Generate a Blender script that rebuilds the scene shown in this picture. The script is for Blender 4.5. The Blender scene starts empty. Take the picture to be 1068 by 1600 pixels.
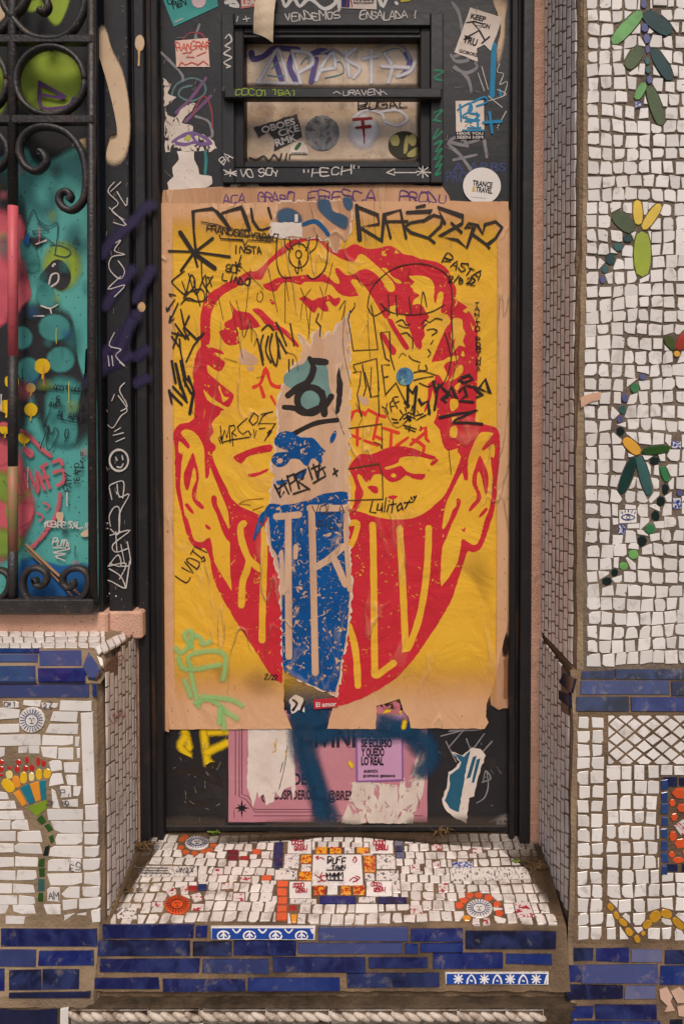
import bpy, math, random
from mathutils import Vector
random.seed(11)
# ------------------------------------------------------------------ camera, sky, sun, exposure
scn = bpy.context.scene
FPX, CX, CY = 1100.0, 605.0, 627.0              # focal length and optical centre in photo pixels (1068 x 1600); the lens is shifted
PITCH = math.radians(1.4)
CAM = Vector((0.0, -1.5, 1.26))
cd = bpy.data.cameras.new('camera'); cam = bpy.data.objects.new('camera', cd)
scn.collection.objects.link(cam); scn.camera = cam
cam.location = CAM; cam.rotation_euler = (math.pi / 2 - PITCH, 0, 0)
cd.sensor_fit = 'VERTICAL'; cd.sensor_height = 36.0; cd.lens = FPX / 1600 * 36.0
cd.shift_x = (534 - CX) / 1600; cd.shift_y = (CY - 800) / 1600
cd.clip_start = 0.05; cd.clip_end = 500
SUN_EL, SUN_AZ = math.radians(52), math.radians(8)   # azimuth to the right of the street axis, behind the camera
w = bpy.data.worlds.new('World'); scn.world = w; w.use_nodes = True
nt = w.node_tree; bg = nt.nodes['Background']
sky = nt.nodes.new('ShaderNodeTexSky'); sky.sky_type = 'NISHITA'; sky.sun_disc = False
sky.sun_elevation = SUN_EL; sky.sun_rotation = math.pi - SUN_AZ
sky.dust_density = 4.0; sky.air_density = 1.0; sky.ozone_density = 0.6
nt.links.new(sky.outputs[0], bg.inputs[0]); bg.inputs[1].default_value = 0.085
sl = bpy.data.lights.new('sun', 'SUN'); sl.energy = 2.1; sl.angle = math.radians(16); sl.color = (1.0, 0.90, 0.78)
so = bpy.data.objects.new('sun', sl); scn.collection.objects.link(so)
sd = Vector((math.sin(SUN_AZ) * math.cos(SUN_EL), -math.cos(SUN_AZ) * math.cos(SUN_EL), math.sin(SUN_EL)))
so.rotation_euler = sd.to_track_quat('Z', 'Y').to_euler(); so.location = sd * 10
vs = scn.view_settings; vs.view_transform = 'Standard'; vs.look = 'None'; vs.gamma = 1.0; vs.exposure = 0.08
vs.use_curve_mapping = False
vs.use_white_balance = True; vs.white_balance_temperature = 6250; vs.white_balance_tint = 10
scn.cycles.transparent_max_bounces = 32; scn.cycles.max_bounces = 6

# ------------------------------------------------------------------ helpers
COL = scn.collection
_rot = cam.rotation_euler.to_matrix()
def ray(px, py): return _rot @ Vector(((px - CX) / FPX, (CY - py) / FPX, -1.0))
class Surf:
    """a flat surface: origin, u axis, v axis; normal u x v faces the viewer"""
    def __init__(s, o, u, v):
        s.o = Vector(o); s.u = Vector(u).normalized(); n = s.u.cross(Vector(v)).normalized()
        s.n = n; s.v = n.cross(s.u).normalized()
    def hit(s, px, py):
        d = ray(px, py); t = (s.o - CAM).dot(s.n) / d.dot(s.n); return CAM + d * t
    def uv(s, p): q = s.hit(*p) - s.o; return (q.dot(s.u), q.dot(s.v))
    def at(s, u, v, h=0.0): return s.o + s.u * u + s.v * v + s.n * h
def front(y): return Surf((0, y, 0), (1, 0, 0), (0, 0, 1))
WORLD = {}
def wloc(o): return WORLD.get(o.name, Vector((0, 0, 0))) if o else Vector((0, 0, 0))
def tag(o, label=None, cat=None, group=None, kind=None):
    if label: o['label'] = label
    if cat: o['category'] = cat
    if group: o['group'] = group
    if kind: o['kind'] = kind
    return o
def thing(name, loc, label, cat, group=None):
    o = bpy.data.objects.new(name, None); COL.objects.link(o); o.location = loc; o.empty_display_size = .05
    WORLD[o.name] = Vector(loc); return tag(o, label, cat, group, 'thing')
def mesh_obj(name, V, Fc, m, parent=None, smooth=False, soft=None):
    n = len(V); c = sum((Vector(v) for v in V), Vector()) / max(n, 1)
    me = bpy.data.meshes.new(name); me.from_pydata([tuple(Vector(v) - c) for v in V], [], Fc)
    if soft is not None:
        a = me.attributes.new('soft', 'FLOAT', 'POINT'); a.data.foreach_set('value', soft)
    if smooth: me.polygons.foreach_set('use_smooth', [True] * len(me.polygons))
    for mm in (m if isinstance(m, list) else [m]): me.materials.append(mm)
    o = bpy.data.objects.new(name, me); COL.objects.link(o)
    if parent: o.parent = parent
    o.location = c - wloc(parent); WORLD[o.name] = c
    return o
class MB:
    def __init__(s): s.V = []; s.F = []; s.S = []
    def add(s, V, F, S=None):
        k = len(s.V); s.V += V; s.F += [tuple(i + k for i in f) for f in F]; s.S += (S or [1.0] * len(V)); return s
    def box(s, x0, x1, y0, y1, z0, z1, b=0.0):
        if b <= 0:
            V = [(x, y, z) for x in (x0, x1) for y in (y0, y1) for z in (z0, z1)]
            return s.add(V, [(0, 1, 3, 2), (4, 6, 7, 5), (0, 4, 5, 1), (2, 3, 7, 6), (0, 2, 6, 4), (1, 5, 7, 3)])
        V = []; 
        P = []
        for sx, x, xi in ((0, x0, x0 + b), (1, x1, x1 - b)):
            for sy, y, yi in ((0, y0, y0 + b), (1, y1, y1 - b)):
                for sz, z, zi in ((0, z0, z0 + b), (1, z1, z1 - b)):
                    V += [(x, yi, zi), (xi, y, zi), (xi, yi, z)]
        def i(a, b_, c, k): return (a * 4 + b_ * 2 + c) * 3 + k
        F = []
        for a in (0, 1):
            F += [(i(a,0,0,0), i(a,0,1,0), i(a,1,1,0), i(a,1,0,0)), (i(0,a,0,1), i(0,a,1,1), i(1,a,1,1), i(1,a,0,1)),
                  (i(0,0,a,2), i(0,1,a,2), i(1,1,a,2), i(1,0,a,2))]
            for c in (0, 1):
                F += [(i(a,c,0,0), i(a,c,1,0), i(a,c,1,1), i(a,c,0,1)), (i(a,0,c,0), i(a,1,c,0), i(a,1,c,2), i(a,0,c,2)),
                      (i(0,a,c,1), i(1,a,c,1), i(1,a,c,2), i(0,a,c,2))]
                for d in (0, 1): F.append((i(a,c,d,0), i(a,c,d,1), i(a,c,d,2)))
        return s.add(V, F)
    def tube(s, P, r, n=8, flat=1.0, axis=None):
        """round (or flattened along y) bar swept along P; r number or list"""
        P = [Vector(p) for p in P]; m = len(P); V = []; F = []
        for k, p in enumerate(P):
            t = (P[min(k + 1, m - 1)] - P[max(k - 1, 0)]).normalized()
            a = Vector(axis) if axis else (Vector((0, 1, 0)) if abs(t.y) < .9 else Vector((1, 0, 0)))
            b = t.cross(a).normalized(); a = b.cross(t).normalized()
            rr = r[k] if isinstance(r, (list, tuple)) else r
            for j in range(n):
                g = 2 * math.pi * (j + .5) / n; V.append(p + b * (math.cos(g) * rr) + a * (math.sin(g) * rr * flat))
        for k in range(m - 1):
            for j in range(n): F.append((k*n + j, k*n + (j+1) % n, (k+1)*n + (j+1) % n, (k+1)*n + j))
        F.append(tuple(range(n - 1, -1, -1))); F.append(tuple((m-1)*n + j for j in range(n)))
        return s.add(V, F)
    def build(s, name, m, parent=None, smooth=False, soft=False):
        return mesh_obj(name, s.V, s.F, m, parent, smooth, s.S if soft else None)
# ---- 2D outlines in photo pixels
def crv(P, closed=False, n=4):
    """Catmull-Rom through P"""
    m = len(P); out = []
    if m < 3: return list(P)
    R = range(m if closed else m - 1)
    for i in R:
        p0, p1, p2, p3 = (P[(i-1) % m], P[i], P[(i+1) % m], P[(i+2) % m]) if closed else (P[max(i-1, 0)], P[i], P[i+1], P[min(i+2, m-1)])
        for k in range(n):
            t = k / n
            out.append(tuple(.5 * (2*p1[a] + (p2[a]-p0[a])*t + (2*p0[a]-5*p1[a]+4*p2[a]-p3[a])*t*t + (3*p1[a]-p0[a]-3*p2[a]+p3[a])*t**3) for a in (0, 1)))
    if not closed: out.append(P[-1])
    return out
def prs(s):
    """'x y x y; x y ...' -> list of point lists"""
    out = []
    for part in s.split(';'):
        q = [float(t) for t in part.replace(',', ' ').split()]
        if q: out.append([(q[i], q[i+1]) for i in range(0, len(q) - 1, 2)])
    return out
def oval(p0, p1, wd, n=12, pw=.62):
    (x0, y0), (x1, y1) = p0, p1; cx, cy = (x0+x1)/2, (y0+y1)/2; L = math.hypot(x1-x0, y1-y0)/2
    tx, ty = (x1-x0)/(2*L), (y1-y0)/(2*L); out = []
    for k in range(n):
        g = 2*math.pi*k/n; a = math.cos(g)*L; b = math.copysign(abs(math.sin(g))**pw, math.sin(g))*wd/2
        out.append((cx + tx*a - ty*b, cy + ty*a + tx*b))
    return out
def circ(x, y, rx, ry=None, n=20, jit=0):
    ry = ry or rx
    return [(x + rx*math.cos(2*math.pi*k/n)*(1+random.uniform(-jit, jit)), y + ry*math.sin(2*math.pi*k/n)*(1+random.uniform(-jit, jit))) for k in range(n)]
def rect(x0, y0, x1, y1, j=0.0):
    r = lambda: random.uniform(-j, j)
    return [(x0+r(), y0+r()), (x1+r(), y0+r()), (x1+r(), y1+r()), (x0+r(), y1+r())]
def torn(P, amp=2.0, step=5.0, seed=3):
    """rough torn-paper edge along an outline"""
    rnd = random.Random(seed); out = []
    for i in range(len(P)):
        a, b = P[i], P[(i+1) % len(P)]; L = math.hypot(b[0]-a[0], b[1]-a[1]); k = max(1, int(L/step))
        for j in range(k):
            t = j/k; q = 0 if j == 0 else amp
            out.append((a[0]+(b[0]-a[0])*t + rnd.uniform(-q, q), a[1]+(b[1]-a[1])*t + rnd.uniform(-q, q)))
    return out
def film(mb, S, polys, h, dh=0.00004):
    for k, P in enumerate(polys):
        mb.add([S.at(*S.uv(p), h + k*dh) for p in P], [tuple(range(len(P)-1, -1, -1))])
    return mb
def patch(S, name, polys, m, parent, h, smooth=False, rough=0.0):
    if isinstance(polys, str): polys = prs(polys)
    if smooth: polys = [crv(P, True, 3) for P in polys]
    if rough: polys = [torn(P, rough, 3.0, 5) for P in polys]
    return [film(MB(), S, [P], h + k*.00004).build(name, m, parent) for k, P in enumerate(polys)][0]
def fibre(S, P, parent, h, grow=2.2, seed=1, m=None):
    """pale torn paper fibre showing along a ragged edge"""
    rnd = random.Random(seed); n = len(P); a = sum(P[i][0]*P[(i+1) % n][1] - P[(i+1) % n][0]*P[i][1] for i in range(n)); sg = 1 if a > 0 else -1; Q = []
    for i in range(n):
        p, q = P[i-1], P[(i+1) % n]; dx, dy = q[0]-p[0], q[1]-p[1]; L = math.hypot(dx, dy) or 1; g = grow*rnd.uniform(.0, 1.3)
        Q.append((P[i][0] + sg*dy/L*g, P[i][1] - sg*dx/L*g))
    return film(MB(), S, [Q], h).build('torn_fibre', m or FIBRE, parent)
def sheet(S, name, P, m, parent, h, t=0.0006):
    """paper sheet with a real thickness"""
    n = len(P); A = [S.at(*S.uv(p), h) for p in P]; B = [S.at(*S.uv(p), h - t) for p in P]
    F = [tuple(range(n-1, -1, -1))] + [(i, (i+1) % n, n + (i+1) % n, n + i) for i in range(n)]
    return mesh_obj(name, A + B, F, m, parent)
def ribbon(mb, S, P, wd, h, soft=False, taper=False):
    """a painted stroke of width wd (px; number or list) along P"""
    P = [p for i, p in enumerate(P) if i == 0 or math.hypot(p[0]-P[i-1][0], p[1]-P[i-1][1]) > .25]
    m = len(P)
    if m < 2: return
    W = list(wd) if isinstance(wd, (list, tuple)) else [wd]*m
    if len(W) != m: W = [W[min(int(i*len(W)/m), len(W)-1)] for i in range(m)]
    ph = P[0][0]*.37 + P[0][1]*.53; al = [0.0]
    for i in range(1, m): al.append(al[-1] + math.hypot(P[i][0]-P[i-1][0], P[i][1]-P[i-1][1]))
    va = .16 if max(W) < 7 else .05
    W = [q*(1 + va*math.sin(ph + al[i]*.16) + va*.5*math.sin(ph*3 + al[i]*.41)) for i, q in enumerate(W)]
    d0 = (P[0][0]-P[1][0], P[0][1]-P[1][1]); L = math.hypot(*d0); e0 = (P[0][0]+d0[0]/L*W[0]*.4, P[0][1]+d0[1]/L*W[0]*.4)
    d1 = (P[-1][0]-P[-2][0], P[-1][1]-P[-2][1]); L = math.hypot(*d1); e1 = (P[-1][0]+d1[0]/L*W[-1]*.4, P[-1][1]+d1[1]/L*W[-1]*.4)
    P = [e0] + P + [e1]; W = [W[0]*.55] + W + [W[-1]*.55]; m += 2
    V = []; F = []; A = []
    for i, p in enumerate(P):
        a, b = P[max(i-1, 0)], P[min(i+1, m-1)]; t = (b[0]-a[0], b[1]-a[1]); L = math.hypot(*t) or 1
        nx, ny = -t[1]/L, t[0]/L
        if 0 < i < m-1:
            s1 = (P[i+1][0]-p[0], P[i+1][1]-p[1]); l1 = math.hypot(*s1) or 1
            q = abs(nx*(-s1[1]/l1) + ny*(s1[0]/l1)); k = min(1/max(q, .4), 1.6)
        else: k = 1
        hh = h + i*0.000004; r = W[i]/2*k
        cols = ((-1.0, 0), (-.25, 1), (.25, 1), (1.0, 0)) if soft else ((-1, 1), (1, 1))
        for c, al in cols:
            V.append(S.at(*S.uv((p[0]+nx*r*c, p[1]+ny*r*c)), hh)); A.append(al * (0.0 if soft and i in (0, m-1) else 1.0))
    n = 4 if soft else 2
    for i in range(m-1):
        for c in range(n-1): F.append((i*n+c, i*n+c+1, (i+1)*n+c+1, (i+1)*n+c))
    mb.add(V, F, A)
def strokes(S, name, data, m, parent, wd, h, smooth=True, soft=False, n=4):
    """data: 'x y x y; ...' or list of polylines -> one painted tag"""
    if isinstance(data, str): data = prs(data)
    mb = MB(); few = len(data) <= 6   # a handful of separate marks: each its own object
    for k, P in enumerate(data):
        ribbon(mb, S, crv(P, False, n) if smooth else P, wd, h + k*0.00003, soft)
        if few and mb.V: o = mb.build(name, m, parent, soft=soft); mb = MB()
    return o if few else mb.build(name, m, parent, soft=soft)
def blob(S, name, outline, m, parent, h, edge=.35):
    """a soft-edged sprayed patch"""
    P = crv(outline, True, 3); cx = sum(p[0] for p in P)/len(P); cy = sum(p[1] for p in P)/len(P); n = len(P)
    rings = [(1.0, 0.0), (1-edge*.5, .55), (1-edge, 1.0)]; V = []; A = []
    for f, al in rings:
        for p in P: V.append(S.at(*S.uv((cx+(p[0]-cx)*f, cy+(p[1]-cy)*f)), h)); A.append(al)
    F = [(r*n+i, r*n+(i+1) % n, (r+1)*n+(i+1) % n, (r+1)*n+i) for r in (0, 1) for i in range(n)] + [tuple(range(2*n, 3*n))]
    return MB().add(V, F, A).build(name, m, parent, soft=True)
# ---- single-stroke hand lettering (4 x 6 grid)
GL = {'A':'002640;1232','B':'00063645 4433 03;334200'.replace(' ',''),'C':'4526 05 0110 30 41'.replace(' ',''),'D':'0006254100','E':'460600 40;0333'.replace(' ',''),
'F':'460600;0333','G':'45260501 1030 41 43 23'.replace(' ',''),'H':'0006;4640;0343','I':'2026','J':'463611 1001'.replace(' ',''),'K':'0006;460340','L':'060040','M':'0006234640',
'N':'00064046','O':'16051 0 0 '.replace(' ','')+'','P':'00063645 4333 03'.replace(' ',''),'Q':'1605011030414536160;2240','R':'000636454333 03;2340'.replace(' ',''),'S':'4536160504 1333 4241 30 1001'.replace(' ',''),
'T':'0646;2620','U':'060110304146','V':'062046','W':'0610233046','X':'0046;0640','Y':'0623 46;2320'.replace(' ',''),'Z':'06460040','0':'16050110304145361 6'.replace(' ',''),
'1':'0526 20'.replace(' ',''),'2':'0516364544 0040'.replace(' ',''),'3':'06462343 41 30 10 01'.replace(' ',''),'4':'30360242','5':'460603334241301001','6':'4526 0401 1030 4142 3303'.replace(' ',''),
'7':'064610','8':'13041626 44 33 13 01 10 30 42 33'.replace(' ',''),'9':'43031406 36 45 40'.replace(' ',''),'-':'1333','.':'2021','!':'2622;2120','/':'0046','"':'1614;3634',':':'2425;2122',
'(':'361230','*':'2026;0145;0541;0343','@':'3323 2231 32 34 2505 0110 30'.replace(' ',''),'+':'2125;0343','~':'0213243342'}
GL['O'] = '16050110304145361 6'.replace(' ','')
GL['Q'] = '1605011030414536 16;2240'.replace(' ','')
def write(text, x, y, size, rot=0.0, wx=.62, jit=.30, sp=1.25, slant=0.0, seed=1):
    """hand lettering: polylines in photo pixels starting at (x, y) (baseline left)"""
    rnd = random.Random(seed + len(text)); out = []; ca, sa = math.cos(math.radians(rot)), math.sin(math.radians(rot)); px = 0.0
    for ch in text:
        if ch == ' ': px += size*wx*.8; continue
        sc = size*(1 + rnd.uniform(-.15, .15)); dy = rnd.uniform(-.09, .09)*size; sk = rnd.uniform(-.16, .16)
        for part in GL.get(ch.upper(), '0040').split(';'):
            P = []
            for i in range(0, len(part) - 1, 2):
                gx = int(part[i])/4 + rnd.uniform(-jit, jit)*.3; gy = int(part[i+1])/6 + rnd.uniform(-jit, jit)*.3
                lx = px + gx*sc*wx + gy*sc*(slant + sk); ly = -(gy*sc + dy + gx*sc*wx*sk*.8)
                P.append((x + lx*ca - ly*sa, y + lx*sa + ly*ca))
            if len(P) > 2: P = crv(P, False, 3) if len(P) > 3 else crv(P, False, 2)
            if len(P) > 1: out.append(P)
        px += sc*wx*sp
    return out
def zoomed(s, x0, y0, k): return [[(x0 + a/k, y0 + b/k) for a, b in P] for P in prs(s)]   # outlines noted at k times photo size from (x0, y0)
_tc = {}
def print_text(S, name, lines, m, parent, h, bold=.02, align='L'):
    """printed lettering: lines = [(text, x, y_base, height, width)] in photo pixels; optional rotation as sixth value"""
    mb = MB()
    for L in lines:
        txt, x, y, hh, wd = L[:5]; rot = math.radians(L[5]) if len(L) > 5 else 0
        if (txt, bold) not in _tc:
            cu = bpy.data.curves.new('lettering', 'FONT'); cu.body = txt; cu.offset = bold; cu.resolution_u = 3
            ob = bpy.data.objects.new('lettering', cu); COL.objects.link(ob)
            me = bpy.data.meshes.new_from_object(ob.evaluated_get(bpy.context.evaluated_depsgraph_get()))
            _tc[(txt, bold)] = ([tuple(v.co) for v in me.vertices], [tuple(p.vertices) for p in me.polygons])
            bpy.data.objects.remove(ob); bpy.data.curves.remove(cu); bpy.data.meshes.remove(me)
        V, F = _tc[(txt, bold)]
        if not V: continue
        x0 = min(v[0] for v in V); x1 = max(v[0] for v in V); ca, sa = math.cos(rot), math.sin(rot)
        Q = []
        for v in V:
            lx = (v[0]-x0)/(x1-x0)*wd; ly = -v[1]/.70*hh
            Q.append(S.at(*S.uv((x + lx*ca - ly*sa, y + lx*sa + ly*ca)), h))
        mb.add(Q, F)
    return mb.build(name, m, parent)
# ------------------------------------------------------------------ materials (all procedural)
def lin(r, g, b):
    f = lambda v: (v/255/12.92 if v/255 <= .04045 else ((v/255+.055)/1.055)**2.4)
    return (f(r), f(g), f(b), 1.0)
MATS = {}
def mat(name, col, rough=.7, col2=None, s=18.0, mix=.6, bump=0.0, bs=120.0, spec=.3, rnd=0.0, speck=None, wear=None, soft=False,
        metal=0.0, coat=0.0, dirt=None, stretch=None, palette=None, cloud=None, fold=0.0, crease=0.0):
    if name in MATS: return MATS[name]
    m = bpy.data.materials.new(name); m.use_nodes = True; N = m.node_tree.nodes; K = m.node_tree.links
    b = N['Principled BSDF']; out = N['Material Output']
    geo = N.new('ShaderNodeNewGeometry'); pos = geo.outputs['Position']
    if stretch:
        mp = N.new('ShaderNodeVectorMath'); mp.operation = 'MULTIPLY'; mp.inputs[1].default_value = stretch
        K.new(pos, mp.inputs[0]); pos = mp.outputs[0]
    def noise(scale, detail=5.0, dist=0.0, rough_=.55):
        n = N.new('ShaderNodeTexNoise'); n.inputs['Scale'].default_value = scale; n.inputs['Detail'].default_value = detail
        n.inputs['Distortion'].default_value = dist; n.inputs['Roughness'].default_value = rough_; K.new(pos, n.inputs['Vector']); return n.outputs['Fac']
    def ramp(x, a, c):
        r = N.new('ShaderNodeMapRange'); r.inputs['From Min'].default_value = a; r.inputs['From Max'].default_value = c; r.clamp = True
        K.new(x, r.inputs['Value']); return r.outputs['Result']
    def mixc(f, A, B, mode='MIX'):
        x = N.new('ShaderNodeMix'); x.data_type = 'RGBA'; x.blend_type = mode
        if isinstance(f, (int, float)): x.inputs[0].default_value = f
        else: K.new(f, x.inputs[0])
        for v, i in ((A, 6), (B, 7)):
            if isinstance(v, tuple): x.inputs[i].default_value = v
            else: K.new(v, x.inputs[i])
        return x.outputs[2]
    def mul(a, f):
        x = N.new('ShaderNodeMath'); x.operation = 'MULTIPLY'; K.new(a, x.inputs[0])
        if isinstance(f, (int, float)): x.inputs[1].default_value = f
        else: K.new(f, x.inputs[1])
        return x.outputs[0]
    c = col
    if palette:
        oi = N.new('ShaderNodeObjectInfo'); cr = N.new('ShaderNodeValToRGB'); cr.color_ramp.interpolation = 'CONSTANT'
        E = cr.color_ramp.elements; E[0].position = 0; E[0].color = palette[0]
        E[1].position = 1/len(palette); E[1].color = palette[1]
        for i in range(2, len(palette)): e = E.new(i/len(palette)); e.color = palette[i]
        K.new(oi.outputs['Random'], cr.inputs[0]); c = cr.outputs[0]
    if col2 is not None: c = mixc(mul(ramp(noise(s), .35, .68), mix), c, col2)
    if cloud: c = mixc(mul(ramp(noise(cloud[1], 3, .6), .42, .62), cloud[2]), c, cloud[0])
    if rnd:
        oi = N.new('ShaderNodeObjectInfo'); rr = N.new('ShaderNodeMapRange'); rr.inputs['To Min'].default_value = 1-rnd; rr.inputs['To Max'].default_value = 1+rnd*.25
        K.new(oi.outputs['Random'], rr.inputs['Value']); vm = N.new('ShaderNodeVectorMath'); vm.operation = 'SCALE'
        K.new(c, vm.inputs[0]) if not isinstance(c, tuple) else setattr(vm.inputs[0], 'default_value', c[:3])
        K.new(rr.outputs[0], vm.inputs['Scale']); c = vm.outputs[0]
    if dirt:   # (colour, scale, low, high, amount)
        c = mixc(mul(ramp(noise(dirt[1], 7, .4, .65), dirt[2], dirt[3]), dirt[4]), c, dirt[0])
    if speck:  # (colour, scale, threshold)
        c = mixc(ramp(noise(speck[1], 2, 0), speck[2], speck[2]+.03), c, speck[0])
    crh = None
    if crease:   # thin crumple lines: worn pale along the crest, a real ridge in the bump
        geo2 = N.new('ShaderNodeVectorMath'); geo2.operation = 'MULTIPLY'; geo2.inputs[1].default_value = (1.0, 1.0, .28); K.new(geo.outputs['Position'], geo2.inputs[0])
        n1 = N.new('ShaderNodeTexNoise'); n1.inputs['Scale'].default_value = 11.0; n1.inputs['Detail'].default_value = 3.0; n1.inputs['Distortion'].default_value = .5; K.new(geo2.outputs[0], n1.inputs['Vector'])
        n2 = N.new('ShaderNodeMath'); n2.operation = 'SUBTRACT'; K.new(n1.outputs['Fac'], n2.inputs[0]); n2.inputs[1].default_value = .5
        n3 = N.new('ShaderNodeMath'); n3.operation = 'ABSOLUTE'; K.new(n2.outputs[0], n3.inputs[0])
        crh = ramp(n3.outputs[0], .022, .0); br = mul(crh, ramp(noise(5.0, 2), .48, .62))
        c = mixc(mul(br, crease), c, lin(226, 190, 148)); crh = br
    if isinstance(c, tuple): b.inputs['Base Color'].default_value = c
    else: K.new(c, b.inputs['Base Color'])
    b.inputs['Roughness'].default_value = rough; b.inputs['Specular IOR Level'].default_value = spec; b.inputs['Metallic'].default_value = metal
    b.inputs['Coat Weight'].default_value = coat; b.inputs['Coat Roughness'].default_value = .08
    last = None
    if bump:
        bp = N.new('ShaderNodeBump'); bp.inputs['Strength'].default_value = min(1.0, bump); bp.inputs['Distance'].default_value = .004
        K.new(noise(bs, 6), bp.inputs['Height']); last = bp
    if fold:
        bp = N.new('ShaderNodeBump'); bp.inputs['Strength'].default_value = min(1.0, fold); bp.inputs['Distance'].default_value = .012
        K.new(noise(9.0, 4, 1.2), bp.inputs['Height'])
        if last: K.new(last.outputs[0], bp.inputs['Normal'])
        last = bp
    if crh:
        bp = N.new('ShaderNodeBump'); bp.inputs['Strength'].default_value = .8; bp.inputs['Distance'].default_value = .004; K.new(crh, bp.inputs['Height'])
        if last: K.new(last.outputs[0], bp.inputs['Normal'])
        last = bp
    if last: K.new(last.outputs[0], b.inputs['Normal'])
    al = None
    if wear:   # (scale, threshold, softness)
        al = ramp(noise(wear[0], 5, wear[3] if len(wear) > 3 else .9), wear[1] + wear[2], wear[1])
    if soft:
        at = N.new('ShaderNodeAttribute'); at.attribute_name = 'soft'
        nz = noise(700.0, 2); t = N.new('ShaderNodeMath'); t.operation = 'ADD'; K.new(at.outputs['Fac'], t.inputs[0])
        t2 = N.new('ShaderNodeMath'); t2.operation = 'MULTIPLY_ADD'; K.new(nz, t2.inputs[0]); t2.inputs[1].default_value = .8; t2.inputs[2].default_value = -.40
        K.new(t2.outputs[0], t.inputs[1]); sa = mul(ramp(t.outputs[0], .06, .95), soft if isinstance(soft, float) else 1.0)
        al = mul(al, sa) if al else sa
    if al: K.new(al, b.inputs['Alpha'])
    MATS[name] = m; return m
C = lin
WHT = mat('white_glaze', C(238, 230, 223), .25, C(220, 208, 198), 11, .6, spec=.5, rnd=.16, bump=.06, bs=90, speck=(C(80, 64, 54), 190, .71), dirt=(C(132, 112, 96), 32, .55, .78, .75))
WHTS = mat('white_glaze_trodden', C(234, 224, 216), .32, C(212, 198, 186), 14, .7, spec=.45, rnd=.16, bump=.08, bs=90, speck=(C(72, 58, 48), 190, .69), dirt=(C(116, 96, 80), 26, .50, .72, .8))
FIBRE = mat('paper_fibre', C(222, 198, 176), .9, C(200, 170, 146), 60, .7, spec=.1)
GROUT = mat('grout', C(132, 108, 84), .95, C(88, 72, 58), 12, .9, bump=.9, bs=170, spec=.1, speck=(C(160, 138, 112), 420, .70), dirt=(C(70, 58, 48), 7, .5, .72, .8))
GROUTR = mat('grout_dark', C(130, 114, 98), .95, C(86, 76, 68), 9, .9, bump=.9, bs=170, spec=.1, speck=(C(170, 150, 128), 420, .67), dirt=(C(90, 78, 68), 6, .52, .76, .7))
GROUTD = mat('grout_reveal', C(142, 122, 104), .95, C(108, 92, 80), 12, .9, bump=.9, bs=170, spec=.05)
CONC = mat('concrete', C(160, 136, 108), .95, C(118, 100, 82), 10, .9, bump=.8, bs=140, spec=.1, dirt=(C(96, 80, 64), 8, .54, .75, .7))
WHTR = mat('white_glaze_reveal', C(240, 232, 226), .35, C(222, 212, 206), 14, .7, spec=.4, rnd=.1, dirt=(C(120, 106, 96), 20, .55, .8, .6))
BLUE = mat('blue_glaze', C(20, 40, 130), .10, None, spec=.6, coat=.5, bump=.08, bs=60,
           palette=[C(6, 12, 66), C(10, 20, 84), C(62, 68, 112), C(6, 10, 48), C(14, 36, 98), C(96, 96, 126), C(4, 8, 34), C(8, 22, 88), C(4, 9, 44), C(42, 50, 92)],
           cloud=(C(56, 70, 124), 24, .4), dirt=(C(150, 134, 120), 40, .57, .78, .6))
DKBLUE = mat('dark_blue_glaze', C(14, 18, 50), .15, C(30, 38, 84), 30, .6, spec=.6, coat=.4, dirt=(C(110, 96, 84), 30, .60, .8, .5))
PLAST = mat('pink_plaster', C(214, 170, 146), .95, C(190, 144, 120), 8, .8, bump=.8, bs=260, spec=.1, speck=(C(96, 70, 58), 180, .70), dirt=(C(128, 100, 84), 11, .60, .8, .6))
DARK = mat('dark_paint', C(40, 37, 39), .42, C(28, 26, 28), 7, .8, bump=.16, bs=60, spec=.4, speck=(C(120, 108, 98), 300, .735), dirt=(C(84, 70, 60), 12, .57, .80, .5))
DARK2 = mat('dark_paint_rusty', C(36, 32, 32), .6, C(24, 21, 21), 14, .8, bump=.25, bs=90, spec=.3, dirt=(C(92, 62, 44), 22, .56, .76, .6), stretch=(1.6, 1.6, .35))
IRON = mat('iron_paint', C(52, 46, 44), .45, C(34, 31, 31), 24, .8, bump=.45, bs=160, spec=.45, speck=(C(150, 130, 112), 230, .72), dirt=(C(104, 78, 58), 36, .56, .76, .7))
PANE = mat('dusty_pane', C(208, 182, 154), .3, C(162, 134, 106), 14, .9, bump=.2, bs=40, spec=.6, speck=(C(96, 78, 62), 260, .67), dirt=(C(126, 104, 84), 22, .52, .72, .85))
KRAFT = mat('kraft_paper', C(216, 168, 128), .85, C(200, 150, 110), 7, .7, bump=.10, bs=300, spec=.15, fold=.6, crease=.35, speck=(C(120, 78, 52), 170, .70), dirt=(C(168, 122, 88), 12, .58, .8, .5), stretch=(1, 1, .5))
KRAFTD = mat('old_kraft_paper', C(200, 154, 118), .85, C(172, 126, 94), 11, .8, bump=.15, bs=200, spec=.15, fold=.5, crease=.4, speck=(C(112, 74, 50), 170, .72), dirt=(C(146, 106, 80), 12, .52, .75, .7), stretch=(1.5, 1, .4))
STRIPM = mat('torn_kraft_strip', C(214, 172, 138), .85, C(188, 144, 112), 16, .8, bump=.3, bs=160, spec=.15, fold=.5, crease=.4, dirt=(C(190, 164, 150), 9, .5, .7, .6), stretch=(1.6, 1, .3))
YEL = mat('yellow_print', C(232, 178, 52), .7, C(222, 160, 40), 5, .7, spec=.2, fold=.6, crease=.35, soft=True, speck=(C(150, 98, 34), 190, .71), dirt=(C(206, 150, 84), 9, .54, .74, .5))
YELH = mat('yellow_print_solid', C(232, 178, 52), .7, C(222, 160, 40), 5, .7, spec=.2, fold=.6, crease=.35, speck=(C(150, 98, 34), 190, .71), dirt=(C(206, 150, 84), 9, .54, .74, .5))
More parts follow.
